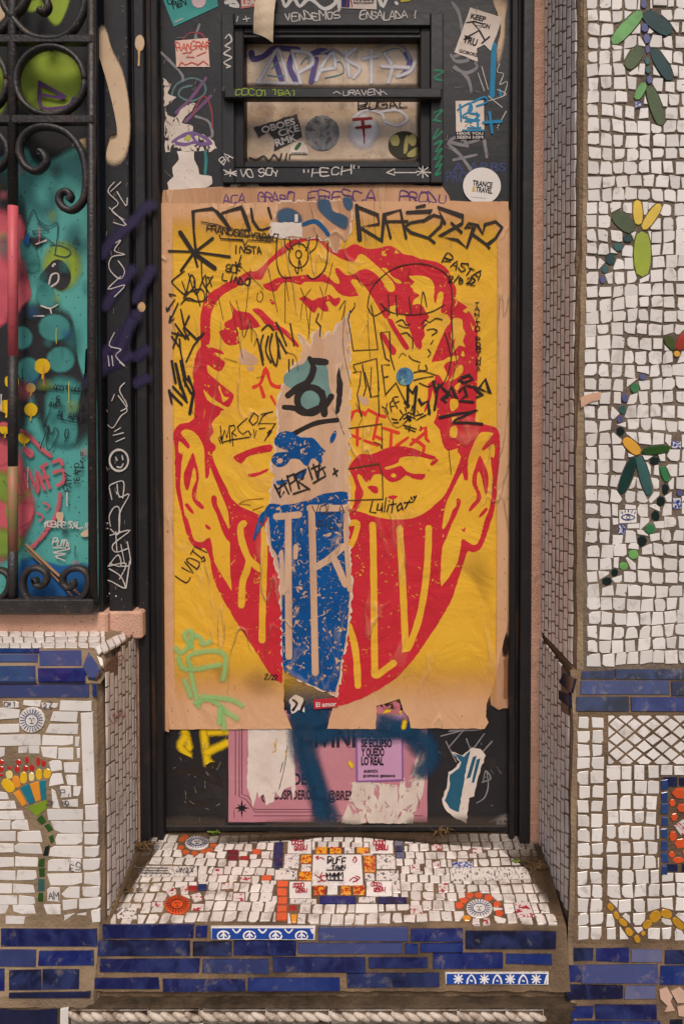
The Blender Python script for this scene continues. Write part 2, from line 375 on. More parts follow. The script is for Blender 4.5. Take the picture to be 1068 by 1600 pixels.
RED = mat('red_print', C(202, 44, 54), .7, C(188, 36, 48), 8, .7, spec=.2, fold=.6, crease=.22, wear=(85, .64, .02, 1.4))
RED2 = mat('red_marker', C(222, 62, 44), .6, C(204, 48, 40), 30, .6, spec=.2)
BLUEP = mat('blue_print', C(10, 80, 142), .7, C(14, 62, 116), 12, .7, spec=.2, fold=.4, crease=.3, wear=(95, .575, .03, 1.2))
BLUES = mat('blue_spray', C(26, 66, 96), .75, C(36, 60, 82), 14, .7, soft=.84, wear=(110, .60, .14), spec=.15)
SLATE = mat('slate_spray', C(66, 90, 112), .75, C(52, 74, 96), 20, .7, soft=True, spec=.15)
BLK = mat('black_marker', C(38, 30, 26), .6, C(52, 42, 34), 60, .5, spec=.3)
BLKT = mat('thin_black_pen', C(66, 50, 34), .7, spec=.2)
BLKS = mat('black_spray', C(26, 24, 26), .7, soft=True, spec=.2)
WHM = mat('white_marker', C(206, 196, 188), .7, C(172, 162, 154), 60, .7, spec=.2, wear=(240, .64, .08))
GRM = mat('grey_marker', C(140, 134, 134), .7, C(112, 108, 110), 50, .7, spec=.2, wear=(260, .62, .06))
PUR = mat('purple_marker', C(98, 62, 120), .7, C(84, 52, 104), 40, .6, spec=.2)
PURS = mat('dark_purple_spray', C(44, 34, 66), .55, soft=True, spec=.3)
GREENM = mat('green_marker', C(40, 118, 84), .6, C(34, 96, 74), 40, .6, spec=.3)
LIMEM = mat('lime_marker', C(140, 156, 40), .6, spec=.3)
CYANM = mat('cyan_marker', C(24, 128, 168), .6, C(20, 108, 148), 40, .6, spec=.3)
NAVYM = mat('navy_marker', C(62, 66, 132), .6, C(74, 80, 140), 40, .6, spec=.3)
MINT = mat('mint_spray', C(158, 206, 130), .75, C(140, 190, 116), 30, .5, soft=.72, spec=.15)
YELS = mat('yellow_spray', C(226, 186, 18), .7, soft=True, spec=.2)
BEIGES = mat('beige_spray', C(208, 180, 148), .7, C(196, 166, 134), 20, .6, soft=True, spec=.2)
PAPER = mat('white_paper', C(222, 206, 194), .85, C(200, 182, 168), 14, .7, bump=.1, bs=200, spec=.15, fold=.3, speck=(C(110, 90, 80), 150, .72), dirt=(C(168, 148, 134), 18, .56, .78, .6))
PAPERT = mat('torn_white_paper', C(214, 198, 184), .85, C(190, 170, 154), 16, .7, bump=.2, bs=140, spec=.15, fold=.4, wear=(44, .565, .03, 1.0), speck=(C(110, 90, 80), 150, .70), stretch=(1.4, 1, .7))
PINKP = mat('pink_poster_print', C(192, 130, 138), .8, C(172, 110, 120), 8, .7, spec=.2, fold=.25, dirt=(C(176, 116, 124), 12, .56, .78, .6), speck=(C(120, 70, 84), 160, .75))
LILAC = mat('lilac_poster_print', C(196, 148, 178), .75, C(182, 132, 166), 8, .6, spec=.2, fold=.2)
INK = mat('black_ink', C(34, 28, 34), .7, spec=.2)
MAR = mat('maroon_ink', C(92, 50, 66), .7, spec=.2)
TEAL = mat('teal_panel_paint', C(92, 168, 158), .45, C(72, 146, 142), 9, .7, bump=.08, bs=80, spec=.4, speck=(C(34, 58, 60), 150, .70))
def flat(name, r, g, b, rough=.65, v=.85, soft=False, **k): return mat(name, C(r, g, b), rough, C(int(r*v), int(g*v), int(b*v)), 22, .7, soft=soft, spec=k.pop('spec', .25), **k)
def glaze(name, r, g, b, v=.72): return mat(name, C(r, g, b), .14, C(int(r*v), int(g*v), int(b*v)), 30, .7, spec=.55, coat=.35, bump=.08, bs=80, dirt=(C(150, 134, 112), 40, .66, .85, .5))
# ------------------------------------------------------------------ the place: planes (metres; y = 0 is the door, the street is towards -y)
DOOR = front(0.0); PIL = front(-.05); PANEL = front(-.03); GRY = -.085
UPW = front(-.22); PLI = front(-.245); LFT = front(-.245)
def X(px, py, y): return front(y).hit(px, py).x
def Z(py, y, px=534): return front(y).hit(px, py).z
ZTOP = 2.35
# the street
mb = MB(); G = 60.0
mb.add([(-G, -G, 0), (G, -G, 0), (G, 6, 0), (-G, 6, 0)], [(0, 1, 2, 3)])
tag(mb.build('ground', mat('pavement', C(112, 106, 100), .9, C(88, 84, 80), 4, .8, bump=.5, bs=60, spec=.1)), kind='structure')

# ---- tile helpers
def area(P): return .5*sum(P[i][0]*P[(i+1) % len(P)][1] - P[(i+1) % len(P)][0]*P[i][1] for i in range(len(P)))
def ccw(P): return P if area(P) > 0 else P[::-1]
def clip(P, a, n):
    out = []
    for i in range(len(P)):
        p, q = P[i], P[(i+1) % len(P)]; dp = (p[0]-a[0])*n[0] + (p[1]-a[1])*n[1]; dq = (q[0]-a[0])*n[0] + (q[1]-a[1])*n[1]
        if dp >= 0: out.append(p)
        if (dp >= 0) != (dq >= 0): t = dp/(dp-dq); out.append((p[0]+(q[0]-p[0])*t, p[1]+(q[1]-p[1])*t))
    return out
def carve(P, M, gap):
    if max(p[0] for p in P) < min(m[0] for m in M)-gap or min(p[0] for p in P) > max(m[0] for m in M)+gap: return P
    if max(p[1] for p in P) < min(m[1] for m in M)-gap or min(p[1] for p in P) > max(m[1] for m in M)+gap: return P
    M = ccw(M); best = []; ba = 0
    for i in range(len(M)):
        a, b = M[i], M[(i+1) % len(M)]; L = math.hypot(b[0]-a[0], b[1]-a[1]) or 1; n = ((b[1]-a[1])/L, -(b[0]-a[0])/L)
        Q = clip(P, (a[0]+n[0]*gap, a[1]+n[1]*gap), n)
        if len(Q) > 2 and abs(area(Q)) > ba: best, ba = Q, abs(area(Q))
    return best
def carve_all(tiles, motifs, gap, amin):
    out = []
    for P in tiles:
        for M in motifs:
            P = carve(P, M, gap)
            if len(P) < 3: break
        if len(P) > 2 and abs(area(P)) > amin: out.append(P)
    return out
def chip(P, r, k=.26):
    """uneven hand-cut outline: now and then a corner is nipped off"""
    out = []; m = len(P)
    for i, p in enumerate(P):
        if r.random() < k:
            a, b = P[i-1], P[(i+1) % m]; t = r.uniform(.12, .30); u = r.uniform(.12, .30)
            out += [(p[0]+(a[0]-p[0])*t, p[1]+(a[1]-p[1])*t), (p[0]+(b[0]-p[0])*u, p[1]+(b[1]-p[1])*u)]
        else: out.append(p)
    return out
def rows(x0, x1, y0, y1, pitch, wmin, wmax, gap, jit, wave=0.0, seed=1, colx=None):
    r = random.Random(seed); out = []; y = y0; k = 0
    while y < y1 - pitch*.45:
        ph = pitch*r.uniform(.93, 1.07); x = x0 + r.uniform(-1, 1); g = r.uniform(0, 6.28)
        while x < x1 - wmin*.5:
            wd = min(r.uniform(wmin, wmax), x1 - x); f = lambda xx: math.sin(xx*.035 + k*.7)*wave + math.sin(xx*.011 + k*.25 + 2)*wave
            hh = ph - gap*r.uniform(.7, 1.5); q = lambda: r.uniform(-jit, jit); gx = gap*r.uniform(.7, 1.5)
            P = [(x+q(), y+f(x)+q()), (x+wd-gx+q(), y+f(x+wd)+q()), (x+wd-gx+q(), y+hh+f(x+wd)+q()), (x+q(), y+hh+f(x)+q())]
            out.append(chip(P, r)); x += wd
        y += ph; k += 1
    return out
def tile_geo(S, U, t, ch=.0006, r=random):
    """solid tile from an outline U in the surface's own metres: bedded in the grout, bevelled, slightly tilted"""
    U = ccw(U); n = len(U); cu = sum(p[0] for p in U)/n; cv = sum(p[1] for p in U)/n
    eu = max(abs(p[0]-cu) for p in U); ev = max(abs(p[1]-cv) for p in U)
    ta, tb = r.uniform(-1, 1)*min(.03, .0007/eu), r.uniform(-1, 1)*min(.03, .0007/ev); t = t*r.uniform(.85, 1.12)
    def hh(p): return t + (p[0]-cu)*ta + (p[1]-cv)*tb
    def ins(p): d = math.hypot(p[0]-cu, p[1]-cv) or 1; k = max(0, 1 - ch/d); return (cu+(p[0]-cu)*k, cv+(p[1]-cv)*k)
    V = [S.at(*p, -.002) for p in U] + [S.at(*p, hh(p)-ch*.8) for p in U] + [S.at(*ins(p), hh(p)) for p in U]
    F = [(i, (i+1) % n, n+(i+1) % n, n+i) for i in range(n)] + [(n+i, n+(i+1) % n, 2*n+(i+1) % n, 2*n+i) for i in range(n)] + [tuple(range(2*n, 3*n))]
    return V, F
def tile(S, name, P, m, parent, t=.0022, ch=.0006):
    V, F = tile_geo(S, [S.uv(p) for p in P], min(t, .0024) if t < .0055 else t*.6, ch); return mesh_obj(name, V, F, m, parent)
def tiles(S, name, polys, m, parent, t=.0018, limit=300, rest='small_tiles', inframe=True):
    """every tile its own object up to the limit (largest first); what is left over becomes one stuff part"""
    inside = [P for P in polys if not inframe or (-6 < sum(p[0] for p in P)/len(P) < 1074 and -6 < sum(p[1] for p in P)/len(P) < 1606)]
    outside = [P for P in polys if not any(P is q for q in inside)]
    inside.sort(key=lambda P: -abs(area(P))); big, small = inside[:limit], inside[limit:] + outside
    for P in big: tile(S, name, P, m, parent, t)
    if small:
        mb = MB()
        for P in small: mb.add(*tile_geo(S, [S.uv(p) for p in P], t))
        tag(mb.build(rest, m, parent), kind='stuff')
def stuff_tiles(S, name, polys_uv, m, parent, t=.003):
    mb = MB()
    U = [p for P in polys_uv for p in P]; a, b = min(p[0] for p in U), max(p[0] for p in U); c, d = min(p[1] for p in U), max(p[1] for p in U)
    MB().add([S.at(*p, .0004) for p in ((a, c), (b, c), (b, d), (a, d))], [(0, 1, 2, 3)]).build('grout_bed', GROUTD, parent)
    for U in polys_uv: mb.add(*tile_geo(S, U, t, .001))
    return tag(mb.build(name, m, parent), kind='stuff')
def rough_body(stations, ring, m, name, parent, amp=.0015, seed=1, sub=10, cap=True):
    """masonry body: ring(z) outline lofted upwards through the stations with a slightly uneven surface"""
    r = random.Random(seed); Zs = []
    for a, b in zip(stations, stations[1:]):
        k = max(1, int((b-a)*sub)); Zs += [a+(b-a)*i/k for i in range(k)]
    Zs.append(stations[-1]); V = []; F = []
    for z in Zs:
        R = ring(z)
        V += [(x + r.uniform(-amp, amp), y + r.uniform(-amp, amp), z) for x, y in R]
    n = len(ring(Zs[0]))
    for k in range(len(Zs)-1):
        for i in range(n): F.append((k*n+i, k*n+(i+1) % n, (k+1)*n+(i+1) % n, (k+1)*n+i))
    if cap: F += [tuple(range(n-1, -1, -1)), tuple((len(Zs)-1)*n+i for i in range(n))]
    o = mesh_obj(name, V, F, m, parent, smooth=False)
    if isinstance(m, list):
        for k, p in enumerate(o.data.polygons): p.material_index = 1 if k < (len(Zs)-1)*n and k % n in (2, 3, 4) else 0
    return o
def lerp(tab, z):
    for (a, x), (b, y) in zip(tab, tab[1:]):
        if z <= b: t = min(1, max(0, (z-a)/((b-a) or 1))); return x + (y-x)*t
    return tab[-1][1]

# ------------------------------------------------------------------ right: mosaic wall above, mosaic plinth below
zb0, zb1 = Z(1114, -.245, 980), Z(1047, -.22, 980)          # blue band: plinth top -> wall
XRW, XRW2 = X(848, 600, -.03), X(898, 600, -.207)            # reveal of the doorway: back and front edge (slightly splayed)
XRP, XRP2 = X(842, 1300, -.03), X(889, 1300, -.232)
XE = 1.6
wall = thing('mosaic_wall', (XRW + .2, -.15, zb0), 'tall wall of white hand-cut mosaic with climbing green leaves, right of the door', 'wall')
def ring_up(z):
    xf = lerp([(.6, X(906, 1000, -.22)), (1.1, X(904, 640, -.22)), (1.5, X(913, 300, -.22)), (1.85, X(916, 0, -.22))], z)
    return [(XRW + .002, .08), (XRW + .002, -.03), (XRW2 + .001, -.203), (XRW2 + .004, -.211), (xf - .004, -.2185), (xf + .006, -.22), (XE, -.22), (XE, .08)]
rough_body([zb1, ZTOP], ring_up, [GROUTR, CONC], 'grout_body', wall, seed=3, sub=28)
MB().box(-1.75, XE, -.215, .08, ZTOP + .002, ZTOP + .5).build('unseen_shade_lintel', PLAST, wall)  # unseen header above the frame, added to shade the upper door
plinth = thing('mosaic_plinth', (XRP + .2, -.2, 0), 'low mosaic plinth with diamond pattern, orange flower and yellow zigzag, below the leafy wall', 'plinth')
zs0 = Z(1474, -.245, 980)
def ring_pl(z):
    xf = lerp([(.2, X(888, 1450, -.245)), (.6, X(897, 1120, -.245)), (.7, X(897, 1110, -.245))], z)
    yf = lerp([(zs0 - .12, -.285), (zs0, -.245), (zb0, -.245), (zb1, -.221)], z)
    xr = lerp([(zb1 - .004, XRP), (zb1, XRW - .001)], z); x2 = lerp([(zb1 - .004, XRP2), (zb1, XRW2 - .002)], z)
    return [(xr + .002, .08), (xr + .002, -.03), (x2 + .001, yf + .015), (x2 + .003, yf + .008), (xf - .002, yf + .002), (xf + .006, yf), (XE, yf), (XE, .08)]
rough_body([0, zs0 - .12, zs0, zb0, zb1 - .0005], ring_pl, [GROUT, CONC], 'grout_body', plinth, seed=4, sub=28)
# motifs set into the wall: (outline, colour)
G1 = glaze('leaf_green_glaze', 120, 176, 96); G2 = glaze('dark_green_glaze', 24, 62, 56); G3 = glaze('olive_glaze', 84, 96, 52); G4 = glaze('green_glaze', 60, 128, 76)
LILG = glaze('lilac_glaze', 96, 98, 146); TEALG = glaze('grey_teal_glaze', 62, 104, 100); YELG = glaze('yellow_glaze', 236, 196, 66, .88); LIME = glaze('lime_glaze', 160, 172, 40, .9)
ORG = glaze('amber_glaze', 232, 168, 60, .88); REDG = glaze('red_glaze', 176, 52, 40); BLKG = glaze('black_green_glaze', 16, 36, 34); ORR = glaze('orange_glaze', 224, 88, 40, .85)
MUST = glaze('mustard_glaze', 206, 150, 36, .8); TURQ = glaze('turquoise_glaze', 30, 124, 142, .8); GRASS = glaze('grass_glaze', 128, 156, 36, .88); DKGR = glaze('forest_glaze', 44, 84, 30, .75)
CREAM = glaze('cream_glaze', 238, 214, 138, .9); ORA2 = glaze('tangerine_glaze', 236, 150, 44, .88); YEL2 = glaze('sunflower_glaze', 238, 186, 30, .9)
DECO = mat('blue_printed_glaze', C(214, 206, 204), .2, spec=.5, coat=.3, dirt=(C(24, 58, 140), 190, .47, .52, 1.0))
mot = [('leaf_tile', oval((1001, 19), (955, 69), 20), G1), ('leaf_tile', oval((1004, 20), (1047, 53), 25), G2), ('leaf_tile', oval((1001, 74), (978, 108), 21), G3),
 ('leaf_tile', oval((1017, 76), (1047, 127), 19), G2), ('leaf_tile', oval((1006, 130), (992, 156), 13), G1), ('leaf_tile', oval((1012, 135), (1033, 197), 19), G3),
 ('petal_tile', oval((994, 313), (996, 352), 15), YELG), ('petal_tile', oval((1030, 319), (1003, 359), 15), YELG), ('leaf_tile', oval((957, 333), (989, 361), 24), G3),
 ('leaf_tile', oval((1002, 362), (1002, 433), 27), LIME), ('leaf_tile', oval((1038, 525), (1054, 546), 15), G3), ('petal_tile', oval((1070, 520), (1057, 547), 15), REDG),
 ('petal_tile', circ(1056, 553, 5, n=8), ORG), ('petal_tile', oval((973, 685), (998, 709), 17), ORG), ('leaf_tile', oval((1002, 706), (1045, 700), 13), DKGR),
 ('leaf_tile', oval((990, 714), (968, 772), 17), G2), ('leaf_tile', oval((996, 712), (1014, 775), 16), TEALG), ('leaf_tile', oval((1032, 728), (1042, 753), 11), G4)]
for (x, y, a, b, c) in [(1004, 7, 9, 16, LILG), (1006, 44, 11, 15, LILG), (1009, 61, 11, 16, LILG), (1010, 78, 7, 14, LILG), (1010, 96, 9, 13, TEALG), (1011, 110, 8, 12, TEALG), (1013, 125, 9, 13, LILG),
 (979, 373, 15, 13, G2), (965, 386, 15, 14, TEALG), (953, 405, 16, 18, G2), (944, 421, 12, 13, TEALG), (940, 437, 9, 12, LILG), (1003, 589, 12, 10, LILG), (990, 606, 14, 16, G4), (975, 622, 10, 14, LILG),
 (971, 640, 11, 15, TEALG), (967, 655, 9, 13, LILG), (968, 674, 13, 16, BLKG), (1022, 720, 15, 13, BLKG), (1038, 764, 10, 18, BLKG), (1031, 783, 13, 15, BLKG), (1023, 806, 14, 17, BLKG), (1014, 826, 16, 16, G4),
 (1002, 845, 14, 18, BLKG), (988, 866, 16, 15, G1), (973, 884, 15, 13, G1), (959, 894, 12, 13, BLKG), (947, 908, 16, 14, BLKG), (1060, 770, 9, 10, LILG)]:
    mot.append(('stem_tile', circ(x, y, a/2, b/2, 7, .10), c))
for (x, y, a, b) in [(996, 164, 10, 9), (1055, 695, 14, 11), (1056, 787, 12, 17), (970, 827, 10, 14)]: mot.append(('printed_tile', rect(x-a/2, y-b/2, x+a/2, y+b/2, .6), DECO))
mot.append(('eye_tile', rect(966, 797, 993, 817, .8), WHT)); mot.append(('eye_tile', rect(1019, -8, 1041, 10, .8), WHT))
for nm, P, m in mot: tile(UPW, nm, P, m, wall, .004)
MP = [P for _, P, _ in mot]
body = rows(917, 1560, -330, 1046, 21.2, 17.5, 22.5, 2.9, 1.6, 2.0, 5)
body = [[(x - 5*max(0, 1 - abs(y - 640)/330)*max(0, (975 - x)/60), y) if x < 975 else (x, y) for x, y in P] for P in body]
tiles(UPW, 'tile', carve_all(body, MP, 1.6, 28), WHT, wall)
NAVY = flat('navy_ink', 34, 48, 104)
strokes(UPW, 'eye_print', '969 807 974 804 980 803 986 805 990 808 985 811 978 812 972 810 969 807; 978 805 982 806 982 810 978 810 977 807; 971 802 970 799; 975 800 975 797; 980 799 980 796; 985 800 986 797; 989 802 991 799', NAVY, wall, 1.3, .0034)
patch(UPW, 'tape_remnant', '905 621 920 615 937 612 936 625 923 627 906 637', flat('pink_tape', 214, 168, 140), wall, .0040)
# blue band between wall and plinth
bandS = Surf((0, -.245, zb0), (1, 0, 0), (0, .024, zb1 - zb0))
for a, b, t0, t1 in [(907, 958, 1048, 1060), (960, 1068, 1046, 1061), (1070, 1180, 1046, 1061), (1182, 1330, 1046, 1061), (905, 1044, 1064, 1085), (1047, 1120, 1065, 1086), (1122, 1250, 1065, 1086), (1252, 1380, 1065, 1086)]:
    tile(bandS, 'blue_tile', rect(a, t0, b, t1, 1.0), BLUE, plinth, .005)
for a, b, t0, t1 in [(898, 981, 1088, 1111), (984, 1110, 1089, 1111), (1112, 1250, 1089, 1111), (1252, 1370, 1089, 1111)]: tile(bandS, 'blue_tile', rect(a, t0, b, t1, 1.0), BLUE, plinth, .006)
# plinth tiles
mp = []
for y in range(1213, 1360, 19): mp.append(('blue_tile', rect(1032, y+5, 1042, y+20, 1.2), glaze('blue_border_glaze', 44, 72, 130)))
for x in (1036, 1060, 1084): mp.append(('blue_tile', rect(x, 1214, x+21, 1227, 1), DKBLUE)); mp.append(('blue_tile', rect(x+4, 1350, x+21, 1360, 1), DKBLUE))
for (x, y, a, b) in [(1061, 1239, 24, 17), (1049, 1254, 10, 12), (1064, 1262, 16, 14), (1052, 1276, 12, 13), (1050, 1306, 13, 17), (1061, 1317, 18, 16), (1048, 1334, 10, 11), (1058, 1343, 19, 10), (1070, 1330, 12, 12), (1080, 1245, 14, 16), (1082, 1270, 13, 14), (1082, 1310, 14, 18), (1080, 1340, 16, 12)]:
    mp.append(('petal_tile', circ(x, y, a/2, b/2, 6, .10), ORR))
PRN = mat('red_printed_glaze', C(220, 204, 196), .2, spec=.5, coat=.3, dirt=(C(164, 40, 54), 110, .53, .57, 1.0))
mp.append(('printed_tile', [(1052, 1290), (1066, 1280), (1080, 1288), (1078, 1300), (1062, 1304)], PRN))
for P in [oval((949, 1412), (956, 1421), 9), oval((959, 1424), (965, 1435), 8), oval((966, 1436), (978, 1445), 9), oval((977, 1450), (986, 1460), 10), oval((991, 1461), (997, 1471), 9), oval((1001, 1460), (1006, 1455), 6),
          oval((1004, 1449), (1016, 1438), 11), oval((1015, 1438), (1029, 1424), 15), oval((1031, 1424), (1048, 1430), 13), oval((1050, 1434), (1066, 1450), 11), oval((1068, 1452), (1082, 1462), 11)]:
    mp.append(('zigzag_tile', P, MUST))
for nm, P, m in mp: tile(PLI, nm, P, m, plinth, .004)
field = [rect(1030, 1212, 1096, 1362)]
pt = rows(902, 945, 1120, 1472, 22, 19.5, 23, 3.4, 1.3, .5, 21) + rows(947, 1560, 1196, 1472, 22.5, 18, 23.5, 3.6, 1.2, 1.0, 22)
for i in range(0, 40):
    for j in range(-30, 40):
        cx = 948 + (i+j)*14.2; cy = 1120 + (i-j)*11.6
        if 940 < cx < 1560 and 1104 < cy < 1202:
            r = random.Random(i*91+j); q = lambda: r.uniform(-1, 1)
            P = [(cx+q(), cy-9.2+q()), (cx+11.2+q(), cy+q()), (cx+q(), cy+9.2+q()), (cx-11.2+q(), cy+q())]
            P = clip(P, (949, 0), (1, 0)); P = clip(P, (0, 1118), (0, 1)) if len(P) > 2 else P; P = clip(P, (0, 1193), (0, -1)) if len(P) > 2 else P
            if len(P) > 2 and abs(area(P)) > 40: pt.append(P)
tiles(PLI, 'tile', carve_all(pt, field + [P for n_, P, _ in mp if n_ == 'zigzag_tile'], 1.8, 30), WHT, plinth)
# skirting of blue rows along the foot of the plinth
skS = Surf((0, -.285, zs0 - .12), (1, 0, 0), (0, .04, .12))
for a, b, t0, t1 in [(895, 926, 1481, 1500), (931, 980, 1481, 1501), (984, 1032, 1483, 1503), (1036, 1130, 1483, 1504), (884, 906, 1507, 1532), (908, 1026, 1506, 1534), (1030, 1140, 1507, 1537),
                     (883, 972, 1538, 1560), (975, 1023, 1539, 1560), (890, 925, 1571, 1590), (928, 1025, 1570, 1592), (892, 1030, 1594, 1612), (1044, 1064, 1592, 1610)]:
    tile(skS, 'blue_tile', rect(a, t0, b, t1, 1.3), BLUE, plinth, .006)
for P in prs('1028 1546 1040 1541 1049 1556 1042 1572 1030 1560; 1046 1548 1060 1541 1072 1552 1068 1566 1056 1566; 1036 1580 1045 1562 1053 1578; 1056 1572 1068 1569 1072 1588 1058 1586'):
    tile(skS, 'stone_piece', P, flat('pink_stone', 196, 160, 138), plinth, .006)
# reveal mosaic (narrow, seen edge-on: too small to pick apart)
def reveal(S, u0, u1, v0, v1, pu, pv, seed, skip=None, conv=0.0, ga=.0066, gb=.0028, lo=-9, hi=9):
    """rows that lean a little towards eye height at the outer edge, as laid"""
    r = random.Random(seed); out = []; u = u0
    while u < u1 - pu*.4:
        pw = min(pu*r.uniform(.85, 1.15), u1 - u); v = v0 + r.uniform(0, pv)
        while v < v1:
            ph = pv*r.choice((.85, .95, 1, 1, 1.1, 1.5)); q = lambda: r.uniform(-.0012, .0012)
            s_ = lambda uu, vv: vv - (vv - 1.26)*conv*(uu - u0)/(u1 - u0)
            P = [(u+q(), v+q()), (u+pw-ga+q(), v+q()), (u+pw-ga+q(), v+ph-gb+q()), (u+q(), v+ph-gb+q())]
            P = [(a_, s_(a_, b_)) for a_, b_ in P]
            P = [(a_, min(max(b_, lo), hi)) for a_, b_ in P]
            if max(b_ for a_, b_ in P) - min(b_ for a_, b_ in P) > .007 and abs(area(P)) > .00005 and (not skip or not skip(P)): out.append(P)
            v += ph
        u += pw
    return out
RVW = Surf((XRW, -.03, 0), (XRW2 - XRW, -.177, 0), (0, 0, 1)); RVP = Surf((XRP, -.03, 0), (XRP2 - XRP, -.202, 0), (0, 0, 1))
stuff_tiles(RVW, 'reveal_tiles', reveal(RVW, .001, .177, zb1 - .05, ZTOP - .02, .0225, .026, 31, None, conv=.085, lo=zb1 + .003), WHTR, wall, .0012)
zst = Z(1310, -.02)
cr = lambda P: any(u > .150 and zb0 - .006 < v < zb1 for u, v in P)
stuff_tiles(RVP, 'reveal_tiles', reveal(RVP, .001, .200, zst - .09, zb1 + .05, .0225, .026, 32, cr, conv=.085, hi=zb1 - .008), WHTR, plinth, .0012)
for P in prs('873 1066 881 1051 899 1061 893 1083; 873 1079 891 1086 891 1105 873 1092'): tile(RVP, 'corner_tile', P, DKBLUE, plinth, .003)
for P in prs('877 1461 884 1452 889 1472 881 1478; 865 1492 873 1481 884 1502 874 1514; 862 1518 867 1508 876 1532 872 1552; 864 1556 872 1556 882 1590 878 1606'): tile(RVP, 'corner_tile', P, DKBLUE, plinth, .004)

# ------------------------------------------------------------------ the step
zS = Z(1302, 0.0); yN = -.24; zN = Z(1446, yN)
STEP = Surf((0, yN, zN), (1, 0, 0), (0, -yN, zS - zN))
yL = -.272; zL = Z(1549, yL); NOSE = Surf((0, yL, zL), (1, 0, 0), (0, yN - yL, zN - zL))
step = thing('mosaic_step', (0, -.13, 0), 'doorstep covered in white mosaic, sun medallions and a blue tiled nosing', 'step')
xs0, xs1 = X(150, 1450, yN) - .012, XRP + .004
def prof(name, pts, x0, x1, m, parent, n=60, amp=.0012, seed=2):
    r = random.Random(seed); V = []; F = []; k = len(pts)
    for i in range(n+1):
        x = x0 + (x1-x0)*i/n; V += [(x, y + r.uniform(-amp, amp), z + r.uniform(-amp, amp)) for y, z in pts]
    for i in range(n):
        for j in range(k-1): F.append((i*k+j, i*k+j+1, (i+1)*k+j+1, (i+1)*k+j))
    F += [tuple(range(k)), tuple(n*k + j for j in range(k-1, -1, -1))]
    return mesh_obj(name, V, F, m, parent)
prof('grout_body', [(.10, zS), (-.06, zS + (zN-zS)*.25), (-.12, (zS+zN)/2), (-.18, zS + (zN-zS)*.75), (yN + .006, zN), (yN, zN - .004), ((yN+yL)/2, (zN+zL)/2), (yL, zL), (yL + .012, zL - .006), (yL + .016, 0), (.10, 0)], xs0, xs1, GROUT, step)
sm = []    # special pieces on the tread
def pq(s, **k): return prs(s)[0]
SUNW = WHT; ORB = glaze('burnt_orange_glaze', 206, 98, 52, .85)
sm += [('sun_medallion', circ(308, 1318, 19, 10.5, 14, .02), WHT), ('sun_medallion', circ(277, 1415, 20, 15, 14, .02), ORR), ('sun_medallion', circ(748, 1421, 20.5, 14.5, 14, .02), WHT)]
for x, y in [(283, 1325), (290, 1332), (304, 1334), (318, 1331), (328, 1329), (333, 1321), (285, 1312), (290, 1308)]: sm.append(('ray_tile', circ(x, y, 6, 3.6, 5, .15), ORB))
for x, y in [(733, 1400), (747, 1400), (762, 1404), (724, 1408), (717, 1416), (776, 1414), (779, 1428)]: sm.append(('ray_tile', circ(x, y, 7, 5, 5, .15), ORR))
sm.append(('ray_tile', circ(729, 1436, 6.5, 5, 6, .1), ORA2))
SCRIPT = mat('script_printed_glaze', C(222, 210, 200), .25, spec=.4, coat=.2, dirt=(C(70, 66, 70), 260, .54, .58, .9), stretch=(1, .5, 1))
sm += [('centre_plaque', pq('489 1337 564 1337 567 1384 487 1384'), WHT), ('blue_tile', pq('429 1317 443 1317 441 1357 426 1357'), BLUE), ('blue_tile', pq('500 1402 555 1402 556 1413 499 1413'), BLUE),
       ('blue_tile', pq('591 1403 634 1403 635 1413 591 1413'), BLUE), ('blue_tile', rect(616, 1316, 628, 1322), BLUE), ('blue_tile', rect(617, 1324, 630, 1331), BLUE), ('blue_tile', rect(619, 1333, 631, 1341), BLUE),
       ('script_tile', pq('210 1354 308 1355 308 1370 213 1371'), SCRIPT), ('script_tile', pq('702 1358 822 1356 829 1374 704 1377'), SCRIPT),
       ('script_tile', rect(453, 1406, 494, 1413), SCRIPT), ('script_tile', rect(560, 1403, 586, 1411), SCRIPT)]
FIRE = mat('fire_printed_glaze', C(230, 160, 40), .25, spec=.5, coat=.3, dirt=(C(176, 48, 26), 120, .46, .54, 1.0))
SKET = mat('sketch_printed_glaze', C(222, 210, 202), .25, spec=.5, coat=.3, dirt=(C(60, 56, 60), 150, .54, .58, .9))
for s in ['493 1325 511 1325 511 1334 493 1334', '515 1325 533 1325 533 1334 515 1334', '557 1325 575 1325 576 1334 557 1334', '471 1337 487 1337 486 1349 469 1349', '568 1338 585 1338 586 1349 568 1349', '569 1350 586 1350 586 1363 569 1363', '468 1363 487 1363 487 1376 466 1376',
          '491 1385 508 1385 507 1399 490 1399', '533 1385 547 1385 548 1399 532 1399', '551 1385 569 1385 570 1399 552 1399']: sm.append(('fire_tile', pq(s), FIRE))
for s in ['445 1336 468 1336 466 1357 443 1357', '588 1337 616 1337 618 1358 588 1358', '430 1361 464 1361 464 1375 429 1375', '588 1362 622 1362 623 1376 587 1376', '471 1352 486 1352 485 1362 470 1362', '538 1325 553 1325 553 1334 538 1334', '570 1366 584 1366 585 1376 570 1376', '612 1377 624 1377 625 1396 613 1396']:
    sm.append(('printed_tile', pq(s), SKET))
for s in ['450 1316 486 1316 486 1334 449 1334', '577 1316 613 1316 614 1334 578 1334', '452 1379 486 1379 486 1404 452 1404', '572 1379 612 1379 612 1401 572 1401', '512 1385 527 1385 527 1398 511 1398', '556 1414 589 1414 590 1427 555 1427']: sm.append(('plaque_tile', pq(s), WHT))
